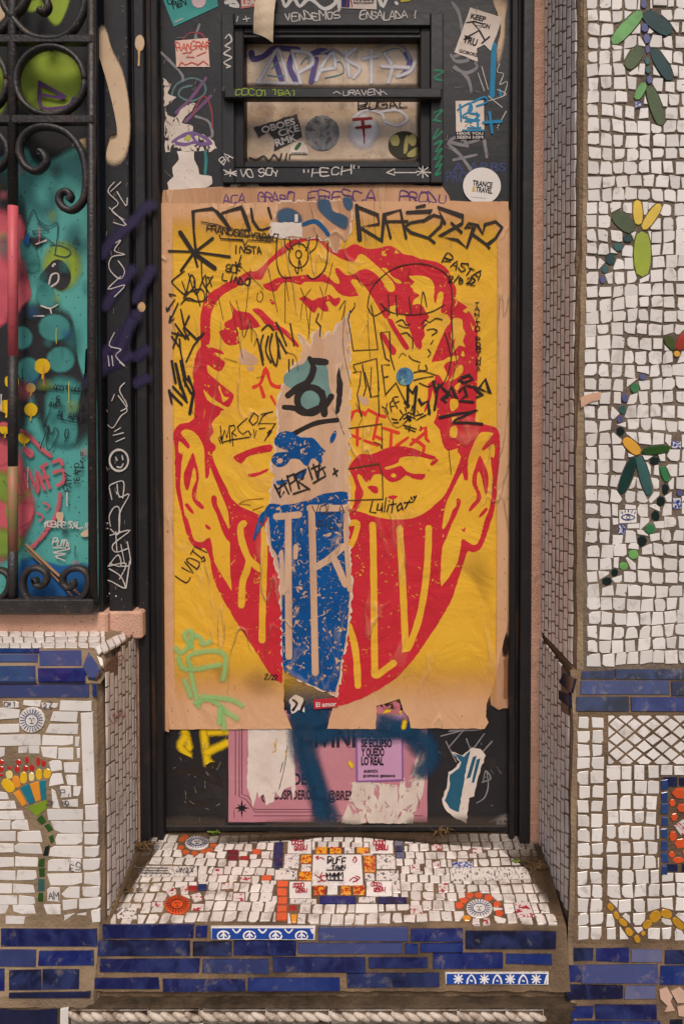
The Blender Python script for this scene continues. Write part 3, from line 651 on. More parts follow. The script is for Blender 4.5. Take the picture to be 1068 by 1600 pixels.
for s in ['433 1378 450 1378 450 1386 433 1386', '433 1390 448 1390 448 1400 433 1400', '434 1403 449 1403 448 1413 434 1413', '433 1416 448 1416 448 1425 433 1425', '432 1428 448 1428 448 1438 432 1438', '409 1369 424 1369 424 1376 408 1376', '395 1328 407 1328 407 1335 395 1335']: sm.append(('orange_tile', pq(s), ORR))
sm += [('red_tile', rect(356, 1329, 372, 1335), glaze('dark_red_glaze', 120, 26, 38)), ('red_tile', rect(355, 1338, 372, 1345), MATS['dark_red_glaze']), ('red_tile', rect(376, 1339, 389, 1344), REDG), ('red_tile', rect(451, 1416, 463, 1424), REDG), ('red_tile', rect(295, 1385, 308, 1393), REDG),
       ('blue_tile', rect(309, 1383, 323, 1392), BLUE), ('orange_tile', pq('454 1430 464 1430 463 1442 456 1442'), ORA2), ('printed_tile', rect(183, 1420, 214, 1436), SKET), ('printed_tile', pq('802 1412 826 1410 834 1433 807 1434'), PRN), ('printed_tile', pq('706 1348 738 1348 738 1357 707 1357'), DECO)]
for s in ['335 1358 349 1358 348 1368 331 1368', '259 1393 272 1386 277 1397 266 1402', '282 1387 294 1385 294 1398 283 1398', '297 1400 312 1396 318 1405 304 1410', '300 1414 319 1414 318 1423 299 1423', '238 1411 255 1410 256 1418 237 1417', '347 1382 364 1379 364 1389 346 1390', '365 1397 382 1397 382 1409 364 1408', '375 1370 392 1371 392 1379 375 1378',
          '673 1321 689 1321 690 1329 674 1329', '737 1325 752 1325 753 1333 738 1334', '675 1348 686 1347 687 1357 676 1357', '640 1353 655 1351 656 1362 641 1364', '684 1382 699 1381 700 1395 685 1396', '640 1417 658 1415 660 1428 641 1429', '738 1437 748 1436 749 1446 737 1445', '755 1436 764 1436 765 1444 754 1445']:
    sm.append(('rose_tile', pq(s), PRN))
for nm, P, m in sm: tile(STEP, nm, P, m, step, .003)
V0 = -yN / abs(math.cos(math.atan2(zS - zN, -yN)))
tr = []; r = random.Random(77); v = .006; k = 0
LFTX = [X(163, 1440, yN) + .006, X(231, 1305, 0) + .004]
while v < V0 - .012:
    ph = .0232*r.uniform(.9, 1.1); f = v/V0; u = LFTX[0] + (LFTX[1]-LFTX[0])*f + r.uniform(0, .008); u1 = xs1 - .012
    while u < u1 - .01:
        wd = min(r.uniform(.0195, .0255), u1-u); q = lambda: r.uniform(-.0011, .0011); wv = math.sin(u*16 + k*.5)*.0035; g = r.uniform(.0026, .0044)
        tr.append(chip([(u+q(), v+wv+q()), (u+wd-g+q(), v+wv+q()), (u+wd-g+q(), v+wv+ph-g+q()), (u+q(), v+wv+ph-g+q())], r, .2)); u += wd
    v += ph; k += 1
tr = carve_all(tr, [[STEP.uv(p) for p in P] for _, P, _ in sm], .0018, .00007)
for U in tr[:300]: mesh_obj('tile', *tile_geo(STEP, U, .0018), WHTS, step)
DUST = mat('dust_dirt', C(92, 72, 54), .95, C(66, 52, 40), 30, .8, soft=True, bump=.8, bs=200, spec=.05)
# prints on the medallions and plaques (flat glaze decoration)
def sun_print(S, x, y, rx, ry, m, parent, h):
    D = [[(x+rx*.5*math.cos(g), y+ry*.5*math.sin(g)) for g in [i*.35 for i in range(19)]], [(x-rx*.18, y-ry*.12), (x-rx*.06, y-ry*.14)], [(x+rx*.08, y-ry*.14), (x+rx*.2, y-ry*.12)], [(x, y-ry*.05), (x, y+ry*.12)], [(x-rx*.1, y+ry*.24), (x+rx*.12, y+ry*.24)]]
    for i in range(22):
        g = i*2*math.pi/22; D.append([(x+rx*.58*math.cos(g), y+ry*.58*math.sin(g)), (x+rx*.88*math.cos(g), y+ry*.88*math.sin(g))])
    return strokes(S, 'sun_print', D, m, parent, 1.1, h, False)
sun_print(STEP, 308, 1318, 19, 10.5, NAVY, step, .0034); sun_print(STEP, 277, 1415, 20, 15, INK, step, .0034); sun_print(STEP, 748, 1421, 20.5, 14.5, NAVY, step, .0034)
REDI = flat('red_ink', 172, 30, 54)
strokes(STEP, 'plaque_lettering', write('Buff', 512, 1352, 9, seed=2) + write('Tawn', 518, 1361, 6, seed=3, wx=.8) + write('MMMM', 511, 1377, 9, wx=.6, sp=1.1, seed=4) + prs('510 1363 537 1363;512 1379 536 1379'), INK, step, 1.7, .0046, False)
strokes(STEP, 'rose_print', '493 1343 497 1341 495 1346 501 1343 506 1346;551 1348 554 1342 557 1347 553 1351;492 1370 499 1374 503 1366;499 1374 506 1380 511 1376 507 1371 500 1374;496 1381 503 1379;546 1379 553 1374 558 1379 551 1381;556 1372 562 1375 555 1380', REDI, step, 1.6, .0046)
for x, y in [(468, 1324), (595, 1324), (470, 1390), (592, 1389)]:
    strokes(STEP, 'rose_print', write('OOOO', x-12, y-1, 6, seed=x) + write('QSSU', x-8, y+7, 6, seed=x+1), REDI, step, 1.5, .0046, False)
strokes(STEP, 'script_print', [[(214+i, y), (262+i*.5, y+.5)] for i, y in ((0, 1359), (2, 1363), (2, 1367))] + write('XYWX', 278, 1367, 8), flat('grey_ink', 96, 90, 90), step, 1.3, .0046, False)
# rosette prints
# nosing rows
nz = [(161, 303, 1444, 1465), (306, 324, 1446, 1464), (330, 492, 1447, 1467, 'd'), (497, 637, 1448, 1469), (641, 722, 1451, 1470), (726, 867, 1454, 1482), (152, 298, 1469, 1493), (302, 363, 1471, 1493), (366, 463, 1470, 1492), (466, 628, 1473, 1489), (633, 652, 1474, 1490), (656, 723, 1473, 1487),
      (157, 312, 1497, 1518), (317, 421, 1498, 1520), (427, 571, 1495, 1518), (576, 668, 1495, 1512), (675, 784, 1488, 1512), (790, 861, 1490, 1506), (148, 249, 1527, 1544), (255, 383, 1529, 1548), (387, 531, 1527, 1547), (542, 686, 1520, 1542), (695, 856, 1518, 1537, 'd')]
for z in nz:
    P = rect(z[0], z[2], z[1], z[3], .9)
    o = tile(NOSE, 'printed_tile' if len(z) > 4 else 'blue_tile', P, WHT if len(z) > 4 else BLUE, step, .006, .0016)
COB = flat('cobalt_ink', 24, 66, 150, .25, .8, spec=.5)
def deco_band(x0, x1, y0, y1, kind):
    D = []; hgt = y1-y0; n = int((x1-x0)/(hgt*2.0)); p = (x1-x0)/n
    patch(NOSE, 'cobalt_print', [rect(x0+2, y0+1.5, x1-2, y1-1.5)], COB, step, .0052)
    for i in range(n):
        cx = x0 + p*(i+.5); cy = (y0+y1)/2
        if kind == 0: D += [circ(cx, cy+hgt*.16, hgt*.46, hgt*.36, 13)[:14], [(cx, cy-hgt*.2), (cx, cy+hgt*.35)], [(cx-hgt*.22, cy+hgt*.2), (cx, cy+hgt*.02), (cx+hgt*.22, cy+hgt*.2)], [(cx+p*.5-hgt*.3, y0+3), (cx+p*.5, y0+hgt*.42), (cx+p*.5+hgt*.3, y0+3)]]
        else: D += [[(cx-hgt*.28, cy-hgt*.28), (cx+hgt*.28, cy+hgt*.28)], [(cx-hgt*.28, cy+hgt*.28), (cx+hgt*.28, cy-hgt*.28)], [(cx, cy-hgt*.36), (cx, cy+hgt*.36)], [(cx-hgt*.36, cy), (cx+hgt*.36, cy)], [(cx+p*.5-hgt*.34, y1-3), (cx+p*.5-hgt*.28, cy), (cx+p*.5, y0+3), (cx+p*.5+hgt*.28, cy), (cx+p*.5+hgt*.34, y1-3)], [(cx+p*.5-1, cy+2), (cx+p*.5+1, cy+3)]]
    D = [[(min(max(a, x0+3), x1-3), min(max(b, y0+2), y1-2)) for a, b in P] for P in D]
    strokes(NOSE, 'white_print', D, flat('white_ink', 226, 218, 214, .25, .95, spec=.5), step, 2.4, .0054)
deco_band(330, 492, 1447, 1467, 0); deco_band(695, 856, 1518, 1537, 1)
# lower ledge with rope-moulded tiles
zG = Z(1556, yL + .014); dG = ray(534, 1573); yR = CAM.y + dG.y*((zG - CAM.z)/dG.z)
LEDGE = mat('dirty_concrete', C(92, 76, 60), .95, C(58, 48, 39), 14, .9, bump=.9, bs=120, spec=.05, dirt=(C(40, 33, 28), 16, .48, .7, .8)); ROPE = front(yR); low = thing('rope_ledge', (0, yR + .02, 0), 'low concrete ledge edged with white rope-moulded tiles under the blue step', 'ledge')
prof('concrete_body', [(.0, zG + .004), (yL + .02, zG + .002), (yR + .004, zG), (yR, zG - .004), (yR - .002, 0), (.0, 0)], X(-560, 1600, yR), xs1 + .01, LEDGE, low, 90, .0015, 5)
RP = mat('rope_glaze', C(202, 186, 170), .4, C(168, 146, 126), 40, .7, spec=.4, bump=.5, bs=120, dirt=(C(96, 72, 54), 40, .49, .68, .85))
for a, b in [(112, 232), (236, 312), (317, 416), (418, 514), (518, 612), (614, 714), (717, 790), (792, 848)]:
    mb = MB(); x0 = X(a, 1586, yR); x1 = X(b, 1586, yR); zc = Z(1587, yR); rr = .0125; n = max(3, int((x1-x0)/.019)); p = (x1-x0)/n
    for i in range(n):
        c = Vector((x0+p*(i+.5), yR, zc)); dx = Vector((p*.85, 0, -rr*.62)); dl = dx.length; t = dx.normalized(); up = Vector((0, -1, 0)); b_ = t.cross(up)
        V = []; F = []
        for s_ in range(7):
            g = s_/6*2-1; rad = math.sqrt(max(0, 1-g*g))
            for j in range(7):
                e = math.pi*j/6; V.append(c + t*(g*dl) + b_*(math.cos(e)*rad*rr*.52) + up*(math.sin(e)*rad*rr*.75 - .001))
        for s_ in range(6):
            for j in range(6): F.append((s_*7+j, s_*7+j+1, (s_+1)*7+j+1, (s_+1)*7+j))
        mb.add(V, F)
    k = len(mb.V); mb.box(x0, x1, yR - .0025, yR + .003, zc - rr*1.05, zc + rr*1.0, .001)
    mb.build('rope_tile', RP, low, smooth=True)
for a, b, t0, t1 in [(-60, 90, 1578, 1612), (95, 107, 1575, 1612)]: tile(ROPE, 'ledge_tile', rect(a, t0, b, t1, 1), DKBLUE if b == 90 else WHT, low, .005)
for P in rows(112, 850, 1601, 1660, 20, 18, 30, 4, 1.2, .5, 9): tile(ROPE, 'tile', P, WHT, low, .003)
for a, b in [(168, 295), (620, 724), (500, 515), (746, 770)]: tile(front(yL + .016), 'dark_tile', rect(a, 1551, b, 1559, .6), DKBLUE, low, .004)
# ------------------------------------------------------------------ left: mosaic pedestal under the window
XLW = -1.75
xlf = X(160, 1250, -.245); xlb = X(216, 1250, -.02)
zF = Z(1068, -.245); zT = Z(1015, -.175); zT2 = Z(988, -.07)
zF0 = Z(1446, -.245); 
ped = thing('mosaic_pedestal', (xlf - .25, -.15, 0), 'white mosaic pedestal with blue coping and tile flower, left of the doorstep', 'pedestal')
def ring_ped(z):
    yf = lerp([(zF0 - .10, -.278), (zF0, -.247), (zF, -.245), (zF + .001, -.245)], z)
    xe = lerp([(zF0 - .2, xlf), (zF0, xlf - .0025), (zF - .05, xlf - .0025), (zF, xlf - .010)], z)
    xb = xlb - .0025
    return [(XLW, .06), (XLW, yf), (xe - .02, yf), (xe - .006, yf + .004), (xe, yf + .016), (xb, -.03), (xb, .06)]
rough_body([0, zF0 - .10, zF0, zF], ring_ped, CONC, 'concrete_body', ped, .0012, 6, 26)
# coping: sloped top with a rounded right end
V = []; F = []; prf = [(-.245, zF), (-.238, zF + .010), (-.175, zT), (-.12, (zT+zT2)/2), (-.07, zT2), (-.0, zT2 + .003), (0.0, zF)]
xs = [XLW] + [xlf - .03 + (i-1)*.0 for i in ()] + [xlf - .045, xlf - .028, xlf - .012, xlf - .002]
for i, x in enumerate(xs):
    for (y, z) in prf:
        d = (0, 0, .004, .012, .030)[i]; zz = max(zF, z - d) if z > zF else z; V.append((x + (0 if i == 0 else (y + .245)/.225*(xlb - xlf)), y, zz))
k = len(prf)
for i in range(len(xs)-1):
    for j in range(k-1): F.append((i*k+j, i*k+j+1, (i+1)*k+j+1, (i+1)*k+j))
F += [tuple(range(k)), tuple((len(xs)-1)*k + j for j in range(k-1, -1, -1))]
mesh_obj('coping_body', V, F, CONC, ped, smooth=False)
CHM = Surf((0, -.238, zF + .010), (1, 0, 0), (0, .063, zT - zF - .010)); TOPS = Surf((0, -.175, zT), (1, 0, 0), (0, .105, zT2 - zT))
for S_, a, b, t0, t1 in [(CHM, -90, 62, 1014, 1022), (CHM, -90, 60, 1024, 1036), (CHM, 62, 128, 1018, 1040), (CHM, -90, 56, 1042, 1066), (CHM, 60, 134, 1045, 1066)]:
    tile(S_, 'blue_tile', rect(a, t0, b, t1, .8), BLUE, ped, .005)
tile(CHM, 'blue_tile', pq('130 1044 139 1020 158 1048 150 1060 138 1060'), BLUE, ped, .006)
tile(LFT, 'blue_tile', rect(-90, 1069, 139, 1088, .8), BLUE, ped, .005); tile(LFT, 'blue_tile', rect(145, 1069, 152, 1088, .5), BLUE, ped, .004)
for P in rows(-95, 166, 988, 1013, 8.6, 15, 21, 1.6, .6, .3, 41): tile(TOPS, 'tile', P, WHT, ped, .003)
for P in prs('149 1014 155 1008 160 1018 154 1024; 156 1010 165 1004 170 1016 163 1021; 166 1003 174 998 180 1010 172 1015; 175 998 184 994 189 1005 182 1010; 185 994 194 990 197 999 191 1004; 152 1026 160 1030 163 1044 157 1040'):
    tile(CHM if P[0][1] > 1012 else TOPS, 'tile', P, WHT, ped, .004)
# flower and medallion on the front
lm = [('sun_medallion', circ(51, 1124, 20, 20, 16, .02), WHT)]
RD = glaze('flower_red_glaze', 196, 44, 34, .85)
for (x, y, a, b) in [(43, 1187, 7, 12), (61, 1189, 7, 14), (30, 1190, 9, 9), (69, 1192, 8, 11), (28, 1201, 9, 11), (41, 1200, 9, 10), (51, 1199, 9, 13), (3, 1190, 9, 8), (3, 1201, 9, 9), (16, 1199, 7, 5), (3, 1210, 8, 5)]: lm.append(('petal_tile', circ(x, y, a/2, b/2, 8, .06), RD))
for (p, q_, wd, m) in [((14, 1203), (17, 1216), 11, CREAM), ((50, 1206), (51, 1220), 9, CREAM), ((38, 1205), (38, 1224), 11, YEL2), ((62, 1200), (62, 1218), 10, YEL2), ((75, 1200), (74, 1216), 12, YEL2), ((6, 1217), (22, 1236), 16, YEL2), ((24, 1211), (30, 1230), 12, ORA2)]:
    lm.append(('petal_tile', oval(p, q_, wd, 10), m))
for s, m in [('22 1238 31 1233 43 1255 37 1259', ORA2), ('33 1230 46 1224 56 1252 47 1256', TURQ), ('48 1224 62 1220 65 1249 57 1252', ORA2), ('62 1220 73 1218 73 1248 66 1250', TURQ), ('44 1261 74 1249 74 1262 58 1275', GRASS),
             ('58 1279 66 1272 73 1283 66 1288', DKGR), ('70 1289 77 1286 84 1295 77 1299', DKGR), ('77 1307 84 1303 86 1313 81 1318', DKGR), ('72 1322 79 1319 76 1336 68 1336', BLKG), ('62 1342 71 1340 70 1353 61 1353', DKGR), ('62 1355 71 1355 71 1369 63 1369', DKGR), ('61 1372 71 1372 71 1392 60 1392', TEALG), ('61 1394 69 1393 69 1408 60 1407', DKGR)]:
    lm.append(('petal_tile' if m in (ORA2, TURQ) else 'stem_tile', pq(s), m))
for nm, P, m in lm: tile(LFT, nm, P, m, ped, .004)
sun_print(LFT, 51, 1124, 20, 20, NAVY, ped, .0034)
lt = prs('6 1095 31 1095 31 1105 6 1106; 38 1094 65 1094 64 1103 38 1102; 66 1098 92 1098 90 1106 68 1106; 96 1094 144 1095 144 1110 94 1109; -60 1108 35 1105 30 1121 -60 1127; 84 1111 122 1112 121 1127 80 1125; -60 1132 31 1130 31 1143 -60 1147; 78 1131 124 1130 122 1146 72 1145; -60 1149 64 1147 65 1163 -60 1166; 68 1149 115 1149 115 1164 67 1164; 118 1151 126 1151 124 1166 118 1166; -40 1168 10 1168 9 1184 -40 1184; 30 1166 44 1166 44 1176 30 1176; 45 1165 62 1165 62 1177 45 1177; 64 1166 90 1166 90 1184 68 1182; 92 1168 116 1168 116 1186 92 1186; 121 1168 126 1168 126 1184 122 1184; 77 1188 97 1187 98 1203 80 1205; 101 1190 124 1190 123 1207 102 1206; 80 1208 98 1207 100 1223 77 1227; 103 1210 120 1209 121 1226 106 1225; 127 1113 145 1113 149 1255 132 1255; 94 1228 112 1227 112 1244 95 1245; 115 1228 128 1228 125 1243 115 1243; 82 1231 88 1236 95 1262 84 1262; 98 1250 123 1247 123 1260 98 1258; 74 1264 130 1264 130 1280 76 1280; 134 1258 153 1257 153 1280 135 1280; 80 1283 129 1282 129 1300 88 1300; 131 1283 154 1283 154 1299 131 1299; 90 1302 130 1301 129 1319 84 1319; 133 1303 154 1304 153 1319 133 1318; 79 1322 130 1321 130 1339 75 1337; 133 1322 155 1322 155 1338 133 1337; 76 1341 110 1341 109 1360 76 1360; 111 1341 127 1341 127 1361 110 1361; 130 1341 157 1341 156 1358 129 1358; 75 1364 129 1364 129 1382 79 1382; 132 1363 157 1362 157 1382 132 1380; 75 1385 95 1385 95 1408 75 1407; 97 1384 126 1384 126 1401 97 1401; 129 1385 156 1385 156 1400 129 1400; 98 1405 122 1404 122 1418 100 1421; 124 1403 158 1402 157 1417 124 1419; 61 1412 96 1412 96 1427 61 1427; 101 1428 118 1425 119 1441 101 1441; 121 1426 136 1424 137 1441 121 1441; 139 1422 157 1420 157 1440 141 1440; 78 1432 97 1432 97 1442 78 1442; 11 1430 75 1431 75 1442 10 1441')
for y, h_, xe in [(1236, 12, 14), (1251, 12, 26), (1266, 13, 38), (1281, 14, 46), (1297, 17, 66), (1317, 15, 66), (1338, 15, 61), (1359, 15, 59), (1380, 15, 56), (1399, 13, 56), (1413, 14, 56)]:
    r = random.Random(y); x = -70
    while x < xe:
        wd = min(r.uniform(28, 62), xe - x)
        if xe - x - wd < 12: wd = xe - x
        lt.append([(x + r.uniform(-1, 1), y + r.uniform(-1, 1)), (x + wd - 2, y + r.uniform(-1, 1)), (x + wd - 2 + (3 if x + wd >= xe else 0), y + h_ + r.uniform(-1, 1)), (x, y + h_ + r.uniform(-1, 1))]); x += wd
r = random.Random(8)
lt = [[(x + r.uniform(-.8, .8), y + r.uniform(-.8, .8)) for x, y in P] for P in lt]
for P in carve_all([chip(P, r, .12) for P in lt], [P for _, P, _ in lm], 1.4, 26): tile(LFT, 'tile', P, WHT, ped, .0035)
# printed scraps among the white pieces
strokes(LFT, 'script_print', write('CR 1', 8, 1103, 7) + write('2 Z', 70, 1104, 7) + write('W', 85, 1256, 9, -80) + write('P.', 97, 1242, 11) + write('BB', 100, 1257, 7) + write('ESI', 112, 1358, 10, 0) + write('AM', 78, 1403, 12), flat('grey_ink', 96, 90, 90), ped, 1.2, .0034, False)
LNS = Surf((0, -.278, zF0 - .10), (1, 0, 0), (0, .031, .10))
for a, b, t0, t1 in [(-90, 0, 1450, 1478), (3, 152, 1450, 1477), (-90, 58, 1483, 1508), (62, 146, 1484, 1508), (-90, 8, 1512, 1548), (16, 65, 1514, 1545), (68, 124, 1514, 1545), (16, 142, 1549, 1557)]:
    tile(LNS, 'blue_tile', rect(a, t0, b, t1, 1.2), BLUE if t0 < 1548 else DKBLUE, ped, .006)
RVL = Surf((xlb, 0, 0), (xlf - xlb, -.245, 0), (0, 0, -1)); RVL = Surf((xlf, -.24, 0), (xlb - xlf, .24, 0), (0, 0, 1))
Lr = math.hypot(xlb - xlf, .24)
def skl(P): return any(v > zT2 - .004 - max(0, (.10 - u))*.14 for u, v in P)
stuff_tiles(RVL, 'reveal_tiles', reveal(RVL, .022, Lr - .03, zN - .06, zT2, .023, .029, 51, skl, conv=-.085), mat('white_glaze_side', C(236, 226, 216), .4, C(216, 204, 194), 14, .7, spec=.4, dirt=(C(140, 122, 106), 20, .55, .8, .6)), ped, .0012)
strokes(RVL, 'faint_red_writing', write('AGUS', 165, 1050, 12, -38, seed=4) + write('UVE', 175, 1130, 12, -38, seed=4), flat('faded_red', 176, 120, 112), ped, 1.2, .0022, False)

# ------------------------------------------------------------------ pink plaster beside the frame
pl = thing('plaster_strip', (X(226, 1200, -.02), -.02, 0), 'rough pink plaster band under the window and down the left door jamb', 'plaster')
def strip(name, x0, x1, y0, y1, z0, z1, parent, m, seed):
    r = random.Random(seed); n = max(3, int((z1-z0)/.012)); V = []; F = []
    for i in range(n+1):
        z = z0 + (z1-z0)*i/n; a = r.uniform(-.0022, .0022); b = r.uniform(-.0022, .0022)
        V += [(x0 + a, y1, z), (x0 + a, y0, z), ((x0+x1)/2, y0 - .0015 + r.uniform(-.001, .001), z), (x1 + b, y0, z), (x1 + b, y1, z)]
    for i in range(n):
        for j in range(4): F.append((i*5+j, i*5+j+1, (i+1)*5+j+1, (i+1)*5+j))
        F.append((i*5+4, i*5, (i+1)*5, (i+1)*5+4))
    F += [(0, 1, 2, 3, 4), tuple(n*5 + j for j in (4, 3, 2, 1, 0))]
    return mesh_obj(name, V, F, m, parent)
strip('plaster', X(204, 1100, -.022) - .004, X(231, 1150, -.022), -.022, .05, zS - .01, Z(962, -.022), pl, PLAST, 3)
mb = MB(); mb.box(XLW, X(168, 960, -.068), -.069, .05, zT2 - .012, Z(958, -.069), .004); mb.build('plaster', PLAST, pl)
mb = MB(); mb.box(X(163, 960, -.055), X(222, 960, -.055), -.055, .05, zT2 - .02, Z(956, -.055), .004); mb.build('plaster', PLAST, pl)
pr = thing('plaster_strip', (X(838, 900, -.03), -.03, 0), 'narrow pink plaster band between right door frame and reveal mosaic', 'plaster')
strip('plaster', X(829, 700, -.028), XRW + .003, -.028, .05, zS - .01, ZTOP, pr, PLAST, 7)

# ------------------------------------------------------------------ steel pillar between window and door, and the door frame
pil = thing('steel_pillar', (X(185, 950, -.05), -.03, Z(956, -.05)), 'dark steel pillar covered in white graffiti between window and door', 'pillar')
zpb = Z(957, -.05)
def post(name, xa, xb, y, m, parent, z0=None, dep=.06, b=.002, pyref=500):
    return MB().box(X(xa, pyref, y), X(xb, pyref, y), y, y + dep, zpb if z0 is None else z0, ZTOP, b).build(name, m, parent)
post('edge_strip', 150, 156.5, -.062, DARK, pil); post('groove', 156.4, 166, -.030, DARK2, pil, b=0, dep=.04); post('face_plate', 166, 203, -.050, DARK, pil)
post('groove', 203, 212, -.024, DARK2, pil, b=0, dep=.04)
fr = thing('door_frame', (X(222, 1290, -.03), -.02, zS), 'dark steel door frame with stepped profiles around the poster-covered door', 'door frame')
zj = zS - .004
post('jamb_profile', 212, 228, -.034, DARK, fr, zj); post('jamb_profile', 228, 239, -.016, DARK2, fr, zj, .04, .001); post('jamb_profile', 239, 249, -.024, DARK2, fr, zj, .05, .0015)
post('jamb_profile', 797, 806, -.020, DARK2, fr, zj, .05, .0015, 700); post('jamb_profile', 806, 814, -.012, DARK2, fr, zj, .04, .001, 700); post('jamb_profile', 814, 831, -.034, DARK, fr, zj, .07, .002, 700)
# paint on the pillar
blob(PIL, 'beige_spray', [(152, 45), (165, 40), (176, 75), (193, 110), (203, 160), (205, 215), (196, 252), (178, 262), (166, 252), (172, 222), (184, 214), (180, 180), (168, 130), (156, 90), (148, 62)], BEIGES, pil, .0022, .12)
blob(front(-.034), 'beige_spot', circ(219, 68, 8, 14, 12), BEIGES, fr, .0023, .2); strokes(front(-.034), 'beige_drip', [[(218, 76), (218, 90), (217.5, 103)]], flat('beige_spot', 214, 172, 120), fr, 3, .0024)
blob(front(-.034), 'beige_spot', circ(222, 480, 6, 8, 10), flat('beige_spot', 214, 172, 120), fr, .0024, .3)
strokes(PIL, 'purple_spray', '140 600 160 560 185 530 215 490; 138 600 165 575 205 555; 160 400 178 375 210 345; 165 480 185 450 208 420; 150 575 180 560 206 500', PURS, pil, 26, .0026, True, True)
strokes(front(-.034), 'purple_spray', '210 345 228 325 240 320; 210 470 226 440 238 420; 212 560 230 545; 212 600 232 590', PURS, fr, 24, .0026, True, True)
tg = prs('180 285 170 300 186 318 176 330 195 344; 190 285 174 300; 172 325 198 352 178 348; 184 300 198 322 200 310; 182 380 190 376 180 392 196 398 176 402 172 420 188 436 196 424 186 408; 190 432 170 452 196 446 180 464; 180 520 172 540 190 546 182 556 196 572 188 566; 170 556 172 572; 176 556 178 572; 196 598 188 610 200 634 190 642; 180 616 176 626; 186 618 200 640 190 650 178 668 170 664; 190 668 180 674; 194 676 178 680; 196 684 182 690')
strokes(PIL, 'white_writing', tg, WHM, pil, 1.5, .0034)
strokes(PIL, 'white_face_drawing', [circ(187, 719, 14.5, 16.5, 18) + [(201.5, 719)]], WHM, pil, 3.2, .0034)
strokes(PIL, 'white_face_drawing', '182 714 184 719; 192 712 193 718; 184 729 190 730 194 724', WHM, pil, 2, .0034)
strokes(PIL, 'white_writing', '172 760 176 756 194 752 193 778; 172 762 176 780; 183 768 184 772; 184 756 188 776 203 772 188 802 188 832; 174 822 172 806 180 792 188 796 186 834 174 826; 173 836 204 828 178 850 182 862 202 856; 182 830 184 862; 172 882 186 866 190 884 174 880; 200 846 205 880 190 884; 190 850 196 880; 170 884 198 880 188 904; 172 888 190 900 196 918 176 908 170 906; 198 918 204 876; 172 926 173 927; 182 930 183 931', WHM, pil, 1.7, .0034)

# ------------------------------------------------------------------ painted panel behind the window grille
pan = thing('painted_shutter', (X(60, 940, -.03), -.03, Z(950, -.03)), 'teal sheet-metal window panel sprayed with pink, yellow and black mural', 'panel')
MB().box(XLW, X(152, 500, -.03), -.03, .02, Z(952, -.03), ZTOP).build('sheet', TEAL, pan)
BS = flat('charcoal_spray', 46, 44, 46, .6, soft=True); LS = flat('lime_spray', 158, 178, 60, .6, soft=True); PS = flat('pink_spray', 206, 92, 104, .6, soft=True); TS = flat('teal_spray', 70, 138, 132, .6, soft=True)
YS = flat('mural_yellow', 232, 186, 30, .55, soft=True); BL = flat('mural_blue', 36, 92, 150, .6, soft=True); GS = flat('mural_green', 128, 150, 60, .6, soft=True); PKB = flat('mural_pink', 206, 92, 104, .6)
h = .0006
def B(out, m, e=.4, nm='spray_patch'):
    global h; h += .00012; return blob(PANEL, nm, out, m, pan, h, e)
def K_(data, m, wd, nm='spray_stroke', soft=True):
    global h; h += .00012; return strokes(PANEL, nm, data, m, pan, wd, h, True, soft)
B([(-60, -60), (150, -60), (150, 30), (146, 225), (120, 235), (60, 262), (30, 230), (-60, 260)], BS, .12)
B(circ(80, 130, 62, 60, 14), LS, .35); B(circ(-12, 140, 30, 50, 10), LS, .4); B([(62, 0), (110, -8), (104, 22), (92, 42), (78, 36)], LS, .3); B([(40, 5), (66, -4), (66, 14), (44, 22)], LS, .5)
B([(0, -10), (28, -10), (14, 22), (-8, 40)], BEIGES, .3); K_('6 -4 14 12 22 -2', BS, 4); B([(112, 225), (136, 214), (136, 236), (120, 232)], BEIGES, .5); B([(20, 85), (26, 120), (18, 108)], BEIGES, .6)
B([(-20, 288), (6, 286), (6, 316), (-20, 320)], YS, .2); B([(-40, 260), (40, 300), (42, 420), (50, 520), (40, 700), (-40, 720)], BS, .25)
B([(36, 370), (75, 370), (60, 392), (36, 400)], BS, .5); B([(38, 470), (100, 478), (118, 505), (124, 560), (140, 600), (144, 540), (146, 690), (70, 690), (36, 560)], BS, .22)
B([(-40, 338), (36, 334), (40, 400), (52, 462), (38, 480), (22, 500), (-40, 520)], PS, .14); B([(30, 372), (58, 386), (66, 420), (54, 430), (38, 420)], TS, .3)
B(circ(98, 415, 36, 44, 12), LS, .5); B([(58, 450), (78, 438), (92, 470), (92, 480), (70, 482), (56, 470)], TS, .3); B(circ(86, 512, 27, 23, 12), TS, .2); B(circ(96, 562, 24, 22, 12), TS, .2); B(circ(36, 528, 18, 20, 12), TS, .25); B(circ(46, 578, 20, 22, 12), TS, .25)
B([(76, 590), (128, 594), (124, 640), (120, 700), (72, 690)], TS, .25)
B([(62, 434), (74, 418), (86, 406), (100, 408), (112, 426), (110, 444), (96, 454), (78, 444)], flat('charcoal_paint', 52, 48, 50, .6, soft=True), .06)
K_('78 444 82 430 92 428 92 440 82 448', WHM, 2.6, 'white_drawing', False); K_('84 416 87 413', WHM, 3.4, 'white_drawing', False); K_('58 382 74 376; 54 494 70 494; 66 478 80 482 92 476; 80 482 82 490', WHM, 2.4, 'white_drawing', False)
K_('44 350 54 328 62 345 78 354 92 350 88 396; 60 350 78 360 52 362 70 370 86 382; 80 384 96 384 112 394 104 402 86 398', flat('dark_teal_line', 50, 84, 84), 1.6, 'dark_drawing', False)
for x, y, a in [(68, 572, 13), (50, 606, 8), (50, 640, 11), (12, 635, 11), (21, 596, 12), (10, 670, 9), (40, 684, 10)]:
    B(circ(x, y, a, a, 12, .05), YS, .12, 'yellow_spot'); K_([[(x + 1, y + a*.6), (x, y + a*1.5)]], YS, 4, 'yellow_drip')
